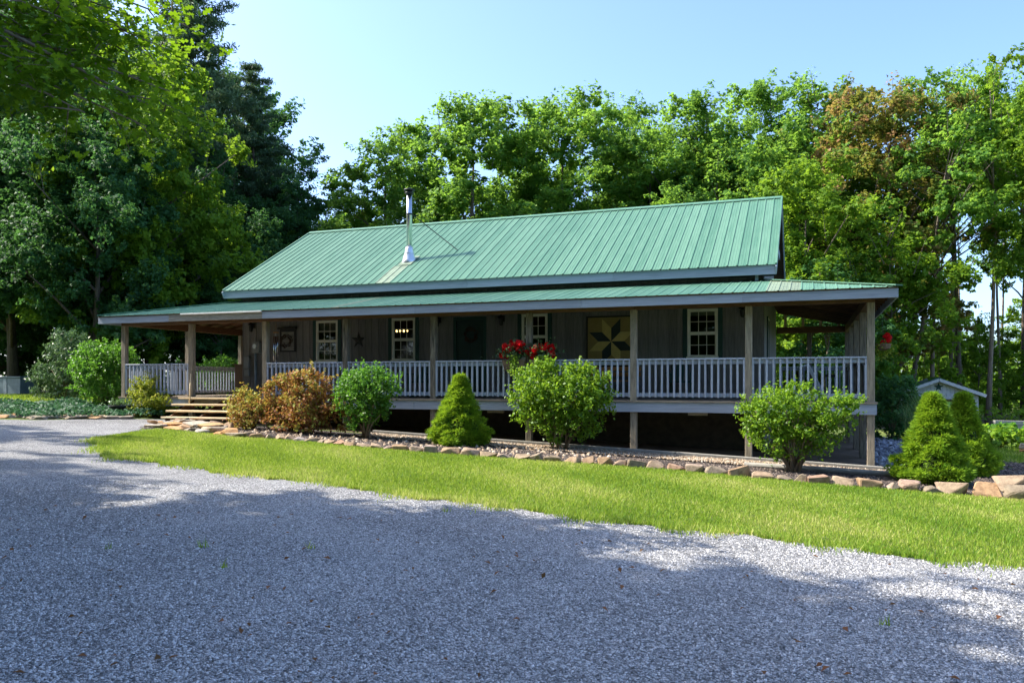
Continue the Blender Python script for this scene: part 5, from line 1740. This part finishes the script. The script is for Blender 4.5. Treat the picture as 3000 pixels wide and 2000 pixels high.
def spruce(label, x, y, h, r, seed):
    rng = np.random.default_rng(seed)
    t = thing('dwarf_spruce', label, 'conifer', (x, y, gz(x)), 'dwarf spruces in the bed')
    ncl = int(440 * r * h / 0.9)
    f = rng.uniform(0, 1, ncl) ** 1.25
    th = rng.uniform(0, 6.28, ncl)
    ph = rng.uniform(0, 6.28, 4)
    prof = r * (np.clip(1 - f, 0, 1) ** 1.02 * 0.985 + 0.015) * np.clip(0.72 + f * 3.2, 0, 1)
    lump = 1 + 0.10 * np.cos(3 * th + 7 * f + ph[0]) + 0.10 * np.cos(5 * th - 11 * f + ph[1]) + 0.05 * np.cos(8 * th + 17 * f + ph[2])
    rr = prof * lump * rng.uniform(0.82, 1.06, ncl)
    P = np.stack([rr * np.cos(th), rr * np.sin(th), 0.05 + f * (h - 0.08)], 1)
    out = unit(np.stack([np.cos(th), np.sin(th), np.full(ncl, 0.55)], 1))
    K = 76
    cs = rng.uniform(0.055, 0.12, ncl)
    d = unit(rng.normal(size=(ncl, K, 3)) + out[:, None] * 0.9)
    C = P[:, None] + d * cs[:, None, None] * rng.uniform(0.5, 1.1, (ncl, K, 1)) * np.array([1.2, 1.2, 0.6])
    # thin needle triangles pointing outwards
    side = unit(np.cross(d, rng.normal(size=d.shape)))
    L = rng.uniform(0.045, 0.08, (ncl, K, 1))
    V = np.stack([C - side * 0.011, C + side * 0.011, C + d * L], 2).reshape(-1, 3)
    ti = np.clip(0.42 + rng.normal(size=(ncl, 1)) * 0.14 + rng.normal(size=(ncl, K)) * 0.1, 0, 1)
    link('foliage', np_mesh('foliage', V, 3, ti.reshape(-1), M['spruce']), None, t)
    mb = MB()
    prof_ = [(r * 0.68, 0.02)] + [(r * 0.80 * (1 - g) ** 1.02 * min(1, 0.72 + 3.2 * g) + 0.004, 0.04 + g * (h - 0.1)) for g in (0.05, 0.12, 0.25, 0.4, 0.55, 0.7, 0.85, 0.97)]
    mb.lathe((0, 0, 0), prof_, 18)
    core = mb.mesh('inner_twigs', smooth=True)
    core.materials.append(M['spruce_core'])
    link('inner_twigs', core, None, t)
    return t


spruce('small conical dwarf spruce left of the heart shaped shrub', 8.82, -1.40, 1.56, 0.68, 61)
spruce('bright bushy dwarf spruce at the right end of the bed', 18.32, -1.75, 1.62, 0.65, 62)
spruce('darker dwarf spruce standing just behind the bright one', 19.14, 0.3, 1.62, 0.60, 63)


# ivy and ground cover on the left
def scatter_leaves(name, label, poly_fn, n, size, mat, h, seed, x0, x1, y0, y1, aspect=0.75):
    rng = np.random.default_rng(seed)
    P = np.stack([rng.uniform(x0, x1, n * 3), rng.uniform(y0, y1, n * 3)], 1)
    P = P[poly_fn(P)][:n]
    hh = h * (0.45 + 0.55 * (0.5 + 0.5 * np.sin(P[:, 0] * 2.3 + 1) * np.sin(P[:, 1] * 2.9))) * rng.uniform(0.3, 1, len(P))
    C = np.stack([P[:, 0], P[:, 1], gzn(P[:, 0]) + 0.02 + hh], 1)
    nr = unit(rng.normal(size=C.shape) * 0.5 + np.array([0.0, -0.2, 0.8]))
    V = leaves(C, nr, size * rng.uniform(0.6, 1.3, len(C)), rng, aspect)
    o = link(name, np_mesh(name, V, 4, np.clip(rng.normal(size=len(C)) * 0.2 + 0.45, 0, 1), M[mat]), None)
    return tag(o, label, kind='stuff')


scatter_leaves('ivy', 'dark ivy ground cover spilling along the flagstones by the left shrubs',
               lambda P: (P[:, 1] > (-0.85 - (P[:, 0] + 0.3) * -1.72 * 0.0) - 2.6 * np.clip((-P[:, 0] - 0.9) / 1.6, 0, 1)) & (P[:, 1] < 1.9) & (P[:, 0] + P[:, 1] * -0.25 < -0.55) & (P[:, 1] > 1.68 * (P[:, 0] + 0.4) - 0.75),
               9000, 0.10, 'ivy', 0.26, 71, -6.6, -0.3, -3.2, 2.0)
scatter_leaves('undergrowth', 'low leafy undergrowth along the foot of the left woods', lambda P: P[:, 1] > 9.0 - 0.28 * (P[:, 0] + 16), 7000, 0.16, 'leaf_dark', 1.1, 72, -30, -7, 5.2, 20)
scatter_leaves('undergrowth', 'bright leafy undergrowth on the floor of the right woods', lambda P: P[:, 1] > 22 + 0.0 * P[:, 0], 16000, 0.22, 'leaf_light', 1.2, 73, 19.5, 60, 22.5, 75)
scatter_leaves('treeline', 'distant mass of woodland closing the view between the trunks', lambda P: P[:, 1] > -1e9, 26000, 0.7, 'leaf_light', 5.5, 74, -70, 100, 74, 92)

# ------------------------------------------------------------------ flowers
def planter(cx, label, seed):
    t = thing('flower_planter', label, 'planter', (cx, -0.06, DECK + 0.72), 'flower planters on the rail')
    rng = np.random.default_rng(seed)
    z0 = DECK + 0.70
    mb = MB()
    mb.hexa([(cx - 0.24, -0.21, z0), (cx + 0.24, -0.21, z0), (cx + 0.24, -0.085, z0), (cx - 0.24, -0.085, z0)],
            [(cx - 0.29, -0.25, z0 + 0.24), (cx + 0.29, -0.25, z0 + 0.24), (cx + 0.29, -0.085, z0 + 0.24), (cx - 0.29, -0.085, z0 + 0.24)])
    part('planter_box', mb, M['terracotta'], t, bevel=0.008)
    off = np.array(wloc(t))
    # green leaves
    n = 420
    C = np.stack([cx + rng.normal(size=n) * 0.2, -0.15 + rng.normal(size=n) * 0.09, z0 + 0.30 + np.abs(rng.normal(size=n)) * 0.15], 1)
    V = leaves(C, unit(rng.normal(size=C.shape) + np.array([0, -0.3, 0.6])), 0.07 * rng.uniform(0.7, 1.2, n), rng, 0.75)
    link('leaves', np_mesh('leaves', V - off, 4, rng.uniform(0, 0.7, n), M['bush_grey']), None, t)
    # trailing lime vine
    n = 420
    u = rng.uniform(0, 1, n)
    C = np.stack([cx + 0.02 + rng.normal(size=n) * 0.06, -0.28 + rng.normal(size=n) * 0.03, z0 + 0.34 - u * 0.48], 1)
    V = leaves(C, unit(rng.normal(size=C.shape) * 0.6 + np.array([0, -0.9, 0.3])), 0.045 * rng.uniform(0.7, 1.2, n), rng, 0.8)
    link('trailing_vine', np_mesh('trailing_vine', V - off, 4, rng.uniform(0.3, 1, n), M['bush_lime']), None, t)
    # blossom heads: clusters of petals
    for k in range(26):
        a = rng.uniform(0, math.pi)
        rr = rng.uniform(0.14, 0.38)
        bc = np.array([cx + rr * math.cos(a) * 1.0, -0.17 + rng.normal() * 0.07, z0 + 0.30 + rr * math.sin(a) * 1.0])
        if rr < 0.2:
            bc[2] += 0.08
        n = 26
        d = unit(rng.normal(size=(n, 3)))
        C = bc + d * 0.062 * rng.uniform(0.6, 1.1, (n, 1))
        V = leaves(C, unit(d + rng.normal(size=d.shape) * 0.3), 0.07 * rng.uniform(0.8, 1.2, n), rng, 0.85, 0.1)
        mt = M['peach'] if (k % 4 == 0 and rr < 0.33) else M['red']
        link('blossom', np_mesh('blossom', V - off, 4, None, mt), None, t)
    return t


planter(9.68, 'rail planter of red and peach flowers, the one nearer the door', 81)
planter(10.36, 'rail planter of red and peach flowers, the one right of the post', 84)
hb = thing('hanging_basket', 'hanging basket with red flowers outside the right porch corner', 'hanging basket', (17.75, 1.2, 2.45))
rng = np.random.default_rng(85)
part('basket', MB().lathe((17.75, 1.2, 2.28), [(0.03, 0), (0.12, 0.06), (0.16, 0.16)], 14), M['terracotta'], hb)
part('hanger_wire', MB().tube([(17.75, 1.2, 2.44), (17.7, 1.2, 3.30)], [0.004, 0.004], 4), M['black'], hb)
off = np.array(wloc(hb))
for k in range(7):
    bc = np.array([17.74 + rng.normal() * 0.08, 1.2 + rng.normal() * 0.08, 2.56 + rng.normal() * 0.06])
    d = unit(rng.normal(size=(26, 3)))
    V = leaves(bc + d * 0.045, unit(d), 0.055, rng, 0.85, 0.1)
    link('blossom', np_mesh('blossom', V - off, 4, None, M['red']), None, hb)
n = 240
C = np.stack([17.74 + rng.normal(size=n) * 0.10, 1.2 + rng.normal(size=n) * 0.10, 2.42 - np.abs(rng.normal(size=n)) * 0.16], 1)
link('leaves', np_mesh('leaves', leaves(C, unit(rng.normal(size=C.shape)), 0.06, rng, 0.7) - off, 4, rng.uniform(0.2, 0.9, n), M['yellow_bush']), None, hb)
# planter bowl by the left shrubs
pb = thing('planter_bowl', 'dark wide bowl planter with pale leaves among the ivy', 'planter', (-1.95, -0.6, gz(-1.9)))
part('bowl', MB().lathe((-1.95, -0.6, gz(-1.9)), [(0.10, 0.0), (0.14, 0.12), (0.30, 0.26), (0.33, 0.31), (0.29, 0.31)], 18), M['pot'], pb, smooth=True)
n = 260
C = np.stack([-1.95 + rng.normal(size=n) * 0.16, -0.6 + rng.normal(size=n) * 0.14, gz(-1.9) + 0.33 + np.abs(rng.normal(size=n)) * 0.06], 1)
link('leaves', np_mesh('leaves', leaves(C, unit(rng.normal(size=C.shape) * 0.6 + np.array([0, 0, 0.7])), 0.09, rng, 0.5) - np.array(wloc(pb)), 4, rng.uniform(0.3, 1, n), M['bush_grey']), None, pb)

# ------------------------------------------------------------------ stones
def rock_mesh(seed, sx, sy, sz, flat=0.55):
    """angular quarried lump: convex hull of scattered points, edges slightly worn"""
    rng = random.Random(seed)
    bm = bmesh.new()
    for _ in range(15):
        p = [rng.uniform(-1, 1) for _ in range(3)]
        k = rng.randrange(3)
        p[k] = math.copysign(rng.uniform(0.82, 1.0), p[k])
        p[2] = min(p[2], flat + rng.uniform(0, 0.35))
        bm.verts.new((p[0] * sx, p[1] * sy, p[2] * sz))
    r = bmesh.ops.convex_hull(bm, input=bm.verts)
    bmesh.ops.delete(bm, geom=[v for v in bm.verts if not v.link_faces], context='VERTS')
    bmesh.ops.dissolve_limit(bm, angle_limit=rad(14), verts=bm.verts, edges=bm.edges)
    bmesh.ops.bevel(bm, geom=list(bm.edges), offset=0.05, segments=1, affect='EDGES', clamp_overlap=True)
    me = bpy.data.meshes.new('stone')
    bm.to_mesh(me)
    bm.free()
    return me


rocks = [rock_mesh(100 + i, 0.52, 0.5, 0.55, 0.5 + 0.08 * (i % 4)) for i in range(14)]
flats = [rock_mesh(140 + i, 0.55, 0.48, 0.2, 0.6) for i in range(9)]


def place_stone(parent, me, mat, x, y, z, s, rz, tilt=0.0, sc=(1, 1, 1)):
    o = link('stone', me, mat, parent, Vector((x, y, z)) - wloc(parent))
    o.rotation_euler = (random.uniform(-tilt, tilt), random.uniform(-tilt, tilt), rz)
    o.scale = (s * sc[0], s * sc[1], s * sc[2])
    return o


random.seed(12)
edge = thing('stone_border', 'single row of rough sandstone rocks edging the bed along the lawn', 'stone border', (11, -3.2, gz(11)))
SXY = [(4.3, -3.24), (5.93, -3.15), (7.36, -3.34), (8.59, -3.4), (9.7, -3.33), (10.76, -3.27), (11.75, -3.12), (12.75, -3.06), (13.69, -2.98), (14.65, -3.12), (15.54, -3.2), (16.38, -3.28), (17.18, -3.3), (17.95, -3.3), (18.3, -3.3)]
sx_ = np.array([p[0] for p in SXY])
sy_ = np.array([p[1] for p in SXY])
x = 4.3
i = 0
while x < 18.1:
    wd = random.uniform(0.24, 0.46)
    if x < 7:
        wd *= 0.85
    y = float(np.interp(x + wd / 2, sx_, sy_))
    hh = random.uniform(0.15, 0.26) * (0.75 if x < 8 else 1.0)
    place_stone(edge, random.choice(rocks), M['sandstone'], x + wd / 2, y + random.uniform(-0.03, 0.03), gz(x) + hh * 0.16, 1.0, random.choice((0, math.pi)) + random.uniform(-0.35, 0.35), 0.2, (wd, 0.26, hh))
    x += wd * 0.96
    i += 1
lb = thing('stone_border', 'larger orange sandstone blocks stacked two high at the right end of the bed', 'stone border', (19.5, -3.2, gz(19.5)))
x = 18.15
while x < 22.5:
    wd = random.uniform(0.42, 0.62)
    place_stone(lb, random.choice(rocks), M['orange_stone'], x + wd / 2, -3.25 + random.uniform(-0.04, 0.04), gz(x) + 0.07, 1.0, random.uniform(-0.15, 0.15), 0.08, (wd, 0.36, 0.30))
    x += wd
x = 19.0
while x < 22.5:
    wd = random.uniform(0.4, 0.6)
    place_stone(lb, random.choice(flats + rocks[:3]), M['orange_stone'], x + wd / 2, -3.05 + random.uniform(-0.04, 0.04), gz(x) + 0.23, 1.0, random.uniform(-0.2, 0.2), 0.1, (wd, 0.4, 0.30))
    x += wd * 1.02
fl = thing('flagstone_edging', 'thin flat flagstones laid along the bed front beside the porch steps', 'stone edging', (2.5, -2.8, gz(2.5)))
for (xa, ya, xb, yb, zz) in ((1.0, -2.5, 4.35, -3.2, 0.03), (1.3, -2.35, 3.9, -3.05, 0.09), (1.6, -2.25, 3.0, -2.7, 0.15)):
    f = 0.0
    L = math.hypot(xb - xa, yb - ya)
    while f < L:
        wd = random.uniform(0.45, 0.85)
        g_ = min(1, (f + wd / 2) / L)
        xx, yy = xa + (xb - xa) * g_, ya + (yb - ya) * g_
        place_stone(fl, random.choice(flats), M['flagstone'], xx, yy, gz(xx) + zz, 1.0, math.atan2(yb - ya, xb - xa) + random.uniform(-0.1, 0.1), 0.05, (wd * 0.95, 0.55, 0.32))
        f += wd * 0.9
fp = thing('flagstone_landing', 'loose sandstone slabs and rocks heaped at the foot of the steps', 'stones', (1.8, -1.8, gz(1.8)))
for k in range(26):
    xx, yy = random.uniform(0.9, 3.0), random.uniform(-2.5, -1.25)
    if xx > 2.2 and yy > -1.6:
        continue
    place_stone(fp, random.choice(flats + rocks[:4]), random.choice([M['flagstone'], M['sandstone']]), xx, yy, gz(xx) + random.uniform(0.03, 0.10), 1.0, random.uniform(0, 6.28), 0.15, (random.uniform(0.25, 0.6), random.uniform(0.25, 0.45), random.uniform(0.15, 0.35)))
fe = thing('flagstone_edging', 'flat grey flagstones bordering the ivy on the far side of the driveway', 'stone edging', (-2.2, -2.6, gz(-2.2)))
for k in range(26):
    u = random.random()
    xx = -1.2 - 2.4 * u + random.uniform(-0.1, 0.25) - 0.1
    yy = -1.55 - 2.5 * u + random.uniform(0, 0.7)
    place_stone(fe, random.choice(flats), M['flagstone'], xx, yy, gz(xx) + random.uniform(0.02, 0.06), 1.0, random.uniform(0, 6.28), 0.06, (random.uniform(0.35, 0.7), random.uniform(0.35, 0.6), random.uniform(0.2, 0.35)))
rp = thing('rock_pile', 'small pile of flat tan rocks on the far right lawn', 'rock pile', (22.0, 7.6, gz(22)))
for k in range(7):
    place_stone(rp, random.choice(flats), M['flagstone'], 22.0 + random.uniform(-0.35, 0.35), 7.6 + random.uniform(-0.25, 0.25), gz(22) + 0.06 + 0.05 * k, 1.0, random.uniform(0, 6.28), 0.1, (random.uniform(0.4, 0.6), 0.5, 0.45))

# ------------------------------------------------------------------ shed and far details
SX0, SX1, SY = 19.95, 22.95, 20.5
sg = gz(21.4)
shed = thing('garden_shed', 'small pale grey shed with green roof and a star on its gable', 'shed', (21.4, 22.0, sg))
n = 20
w = (SX1 - SX0) / n
gz1, gzp = 1.10, 1.74
gw = part('gable', MB().prism([(SX0, gz1 - 0.05), (SX1, gz1 - 0.05), ((SX0 + SX1) / 2, gzp)], 'y', SY, SY + 0.05), M['shed_wall'], shed)
for k in range(n):
    xa = SX0 + k * w
    xc = xa + w / 2
    zt = gz1 + (gzp - gz1) * (1 - abs(xc - (SX0 + SX1) / 2) / ((SX1 - SX0) / 2)) - 0.04
    part('siding_board', MB().box(xa + 0.006, xa + w - 0.006, SY - 0.018, SY - 0.001, gz1 - 0.05, zt), M['shed_wall'], gw)
part('header', MB().box(SX0, SX1, SY - 0.03, SY + 0.08, gz1 - 0.19, gz1 - 0.055), M['shed_wall'], shed)
for xx in (SX0, SX1 - 0.12):
    part('post', MB().box(xx, xx + 0.12, SY - 0.02, SY + 0.10, sg - 0.05, gz1 - 0.192), M['shed_wall'], shed)
part('wall', MB().box(SX0, SX0 + 0.05, SY + 0.11, SY + 3.2, sg - 0.05, gz1), M['shed_wall'], shed)
part('wall', MB().box(SX1 - 0.05, SX1, SY + 0.11, SY + 3.2, sg - 0.05, gz1), M['shed_wall'], shed)
part('wall', MB().box(SX0 + 0.05, SX1 - 0.05, SY + 3.15, SY + 3.2, sg - 0.05, gz1), M['cream'], shed)
xm = (SX0 + SX1) / 2
for s in (-1, 1):
    xe = xm + s * ((SX1 - SX0) / 2 + 0.25)
    zz = gz1 - 0.05
    part('roof_sheet', MB().hexa([(xm, SY - 0.25, gzp + 0.02), (xe, SY - 0.25, zz), (xe, SY + 3.4, zz), (xm, SY + 3.4, gzp + 0.02)],
                                 [(xm, SY - 0.25, gzp + 0.08), (xe, SY - 0.25, zz + 0.06), (xe, SY + 3.4, zz + 0.06), (xm, SY + 3.4, gzp + 0.08)]), M['shed_roof'], shed)
    part('rake_board', MB().beam((xm, SY - 0.27, gzp - 0.02), (xe, SY - 0.27, zz - 0.0), 0.03, 0.13), M['shed_wall'], shed)
st_ = star('shed_star', 'dark green star mounted on the shed gable', (xm, SY - 0.025, 1.42), 0.2, 0.04, M['green_trim'])
tb = thing('timber_wall', 'low weathered timber retaining wall beside the shed', 'retaining wall', (24.5, 19.5, gz(24.5)))
for k in range(3):
    part('timber', MB().beam((23.1, 18.3, gz(23) + 0.1 + k * 0.18), (29, 20.0, gz(26) + 0.1 + k * 0.18), 0.18, 0.17), M['weathered'], tb, bevel=0.01)
ec = thing('utility_cabinet', 'grey green metal utility cabinet at the edge of the left woods', 'cabinet', (-14.8, 6.0, gz(-12)))
ex, ey, ez = -14.7, 6.0, gz(-12)
part('cabinet_body', MB().box(ex - 0.75, ex + 0.55, ey, ey + 0.8, ez, ez + 0.72), M['cabinet_grey'], ec, bevel=0.02)
part('cabinet_lid', MB().box(ex - 0.78, ex + 0.58, ey - 0.03, ey + 0.83, ez + 0.721, ez + 0.78), M['cabinet_grey'], ec, bevel=0.01)
part('pale_panel', MB().box(ex - 0.40, ex - 0.22, ey - 0.012, ey - 0.001, ez + 0.04, ez + 0.70), M['conduit'], ec)

# ------------------------------------------------------------------ loose chips, mulch, cobbles, grass (nobody could count them)
HEX = [(4, 5, 6, 7), (0, 1, 5, 4), (1, 2, 6, 5), (2, 3, 7, 6), (3, 0, 4, 7)]


def chips(name, label, P, size, mat, seed, flat=0.55, lift=0.0):
    rng = np.random.default_rng(seed)
    n = len(P)
    s = size * rng.uniform(0.55, 1.35, n)
    base = np.array([[-1, -1, -1], [1, -1, -1], [1, 1, -1], [-1, 1, -1], [-0.62, -0.62, 1], [0.62, -0.62, 1], [0.62, 0.62, 1], [-0.62, 0.62, 1]]) * 0.5
    V = base[None] * np.array([1, 0.78, flat])[None, None] + rng.normal(size=(n, 8, 3)) * 0.10
    V = V * s[:, None, None]
    a = rng.uniform(0, 6.28, n)
    tx, ty = rng.normal(size=n) * 0.35, rng.normal(size=n) * 0.35
    ca, sa = np.cos(a)[:, None], np.sin(a)[:, None]
    X = V[..., 0] * ca - V[..., 1] * sa
    Y = V[..., 0] * sa + V[..., 1] * ca
    Z = V[..., 2] + X * tx[:, None] + Y * ty[:, None]
    V = np.stack([X + P[:, 0:1], Y + P[:, 1:2], Z + (gzn(P[:, 0]) + lift + s * 0.12)[:, None]], 2)
    o = link(name, np_mesh_faces(name, V.reshape(-1, 3), HEX, 8, rng.uniform(0, 1, n), mat), None)
    return tag(o, label, kind='stuff')


rng = np.random.default_rng(90)
ca, sa = math.cos(rad(20.157)), math.sin(rad(20.157))


def cam_wedge(n, d0, d1, rng, power=1.0):
    """random ground points spread over the part of the ground the camera sees, thinner with distance"""
    w = d0 + (d1 - d0) * rng.uniform(0, 1, n) ** power
    u = rng.uniform(-0.70, 0.70, n) * w
    return np.stack([16.186 + u * ca - w * sa, -18.049 + u * sa + w * ca], 1), w


P, w = cam_wedge(112000, 3.6, 11.0, rng, 1.5)
ok = (P[:, 1] < edge_wob(P[:, 0]) - 0.02) & (P[:, 0] > 2.9) & (P[:, 0] < 25.5)
chips('gravel', 'loose pale limestone chips covering the driveway', P[ok], 0.0165, M['pebble'], 91)
P = np.stack([rng.uniform(6.0, 18.3, 9000), rng.uniform(-1.32, -0.42, 9000)], 1)
chips('gravel', 'tan pebbles in the strip between the timber and the mulch', P, 0.032, M['bed_chip'], 92, lift=0.03)
P = np.stack([rng.uniform(1.2, 18.8, 9000), rng.uniform(-3.2, -1.3, 9000)], 1)
chips('mulch', 'dark bark mulch pieces in the planting bed', P[(P[:, 1] < -1.38) | (P[:, 0] < 6)], 0.04, M['mulch_chip'], 93, 0.35)
P = np.stack([rng.uniform(3.2, 12.5, 330), rng.uniform(-3.0, -1.3, 330)], 1)
chips('gravel', 'scattered tan stones lying on the mulch behind the border', P, 0.075, M['bed_chip'], 94)
P = np.stack([rng.uniform(17.6, 19.6, 2600), rng.uniform(0.3, 10.5, 2600)], 1)
chips('cobbles', 'blue grey river cobbles beside the right porch corner', P[(P[:, 0] < 18.9 - 0.0 * P[:, 1])], 0.13, M['blue_rock'], 95, 0.6)
P = np.stack([rng.uniform(19.3, 22.6, 6000), rng.uniform(-2.9, 4.2, 6000)], 1)
chips('mulch', 'dark mulch spread behind the orange stone border', P, 0.05, M['mulch_chip'], 96, 0.35)


def blades(name, label, P, h, wdt, seed, tint_mu=0.5, mat='blade'):
    rng = np.random.default_rng(seed)
    n = len(P)
    a = rng.uniform(0, 6.28, n)
    b = rng.uniform(0, 6.28, n)
    hh = h * rng.uniform(0.45, 1.25, n)
    ln = rng.uniform(0.1, 0.75, n) * hh
    B = np.stack([P[:, 0], P[:, 1], gzn(P[:, 0])], 1)
    sd = np.stack([np.cos(a), np.sin(a), np.zeros(n)], 1) * (wdt * rng.uniform(0.6, 1.3, n))[:, None]
    tip = B + np.stack([np.cos(b) * ln, np.sin(b) * ln, hh], 1)
    V = np.stack([B - sd, B + sd, tip], 1).reshape(-1, 3)
    patch = 0.16 * np.sin(P[:, 0] * 1.7 + 1.3 * np.sin(P[:, 1] * 1.1)) + 0.13 * np.sin(P[:, 1] * 2.3 + P[:, 0] * 0.8) + 0.06 * np.sin(P[:, 0] * 5.1 + P[:, 1] * 4.3)
    ti = np.clip(tint_mu + patch + rng.normal(size=n) * 0.24, 0, 1)
    o = link(name, np_mesh(name, V, 3, ti, M[mat]), None)
    return tag(o, label, kind='stuff')


P = np.stack([rng.uniform(1.7, 25.5, 420000), rng.uniform(-9.5, -2.7, 420000)], 1)
e = edge_wob(P[:, 0])
inner = np.interp(P[:, 0], [1.7, 4.3, 6, 8.6, 12.7, 13.7, 16.4, 26], [-2.95, -3.3, -3.22, -3.45, -3.1, -3.02, -3.35, -3.4])
left = (P[:, 0] > 1.75 + np.clip((-3.0 - P[:, 1]) * 0.28, 0, 2)) | (P[:, 0] > 2.7)
ok = (P[:, 1] > e + rng.exponential(0.05, len(P)) - 0.05) & (P[:, 1] < inner) & left
wd = (P[:, 0] - 16.186) * -sa + (P[:, 1] + 18.049) * ca
ud = (P[:, 0] - 16.186) * ca + (P[:, 1] + 18.049) * sa
ok &= (np.abs(ud) < 0.72 * wd)
blades('lawn_grass', 'sunlit mown lawn between the driveway and the stone border', P[ok], 0.045, 0.0062, 97)
# ragged tufts where lawn meets gravel, a few weeds in the gravel
xe = rng.uniform(2.7, 22, 9000)
P = np.stack([xe, edge_wob(xe) - 0.02 + rng.normal(size=9000) * 0.085 * (1.2 + 1.0 * np.sin(xe * 4.7))], 1)
wk, _ = cam_wedge(6, 5, 10, rng)
P = np.vstack([P, (wk[:, None] + rng.normal(size=(6, 9, 2)) * 0.02).reshape(-1, 2)])
blades('edge_grass', 'ragged grass and weeds along the gravel edge', P, 0.085, 0.007, 98, 0.6)
P = np.stack([rng.uniform(-30, -2.5, 80000), rng.uniform(-1.0, 9.0, 80000)], 1)
ok = (P[:, 1] > 1.75 * (P[:, 0] + 1.6) * 0 - 0.6 + 0.0 * P[:, 0]) & (P[:, 0] < -5.2 + 0.35 * (P[:, 1]))
blades('left_lawn_grass', 'shaded lawn reaching to the left woods', P[ok], 0.08, 0.012, 99, 0.35)
P = np.stack([rng.uniform(19.2, 32, 60000), rng.uniform(4.3, 17, 60000)], 1)
blades('right_lawn_grass', 'mown lawn beyond the mulch on the right', P[P[:, 1] < 19], 0.08, 0.012, 100, 0.5)
# a few fallen leaves on the gravel
n = 160
P, w = cam_wedge(n, 4.2, 9, rng)
C = np.stack([P[:, 0], P[:, 1], gzn(P[:, 0]) + 0.025], 1)
V = leaves(C, unit(rng.normal(size=C.shape) * 0.3 + np.array([0, 0, 1])), 0.05 * rng.uniform(0.6, 1.4, n), rng, 0.6)
o = link('fallen_leaves', np_mesh('fallen_leaves', V, 4, rng.uniform(0, 0.4, n), M['azalea']), None)
tag(o, 'few dry brown leaves fallen on the gravel', kind='stuff')

print('objects', len(bpy.data.objects), 'tris', sum(sum(len(p.vertices) - 2 for p in m.polygons) if len(m.polygons) < 2000 else 2 * len(m.polygons) for m in bpy.data.meshes))
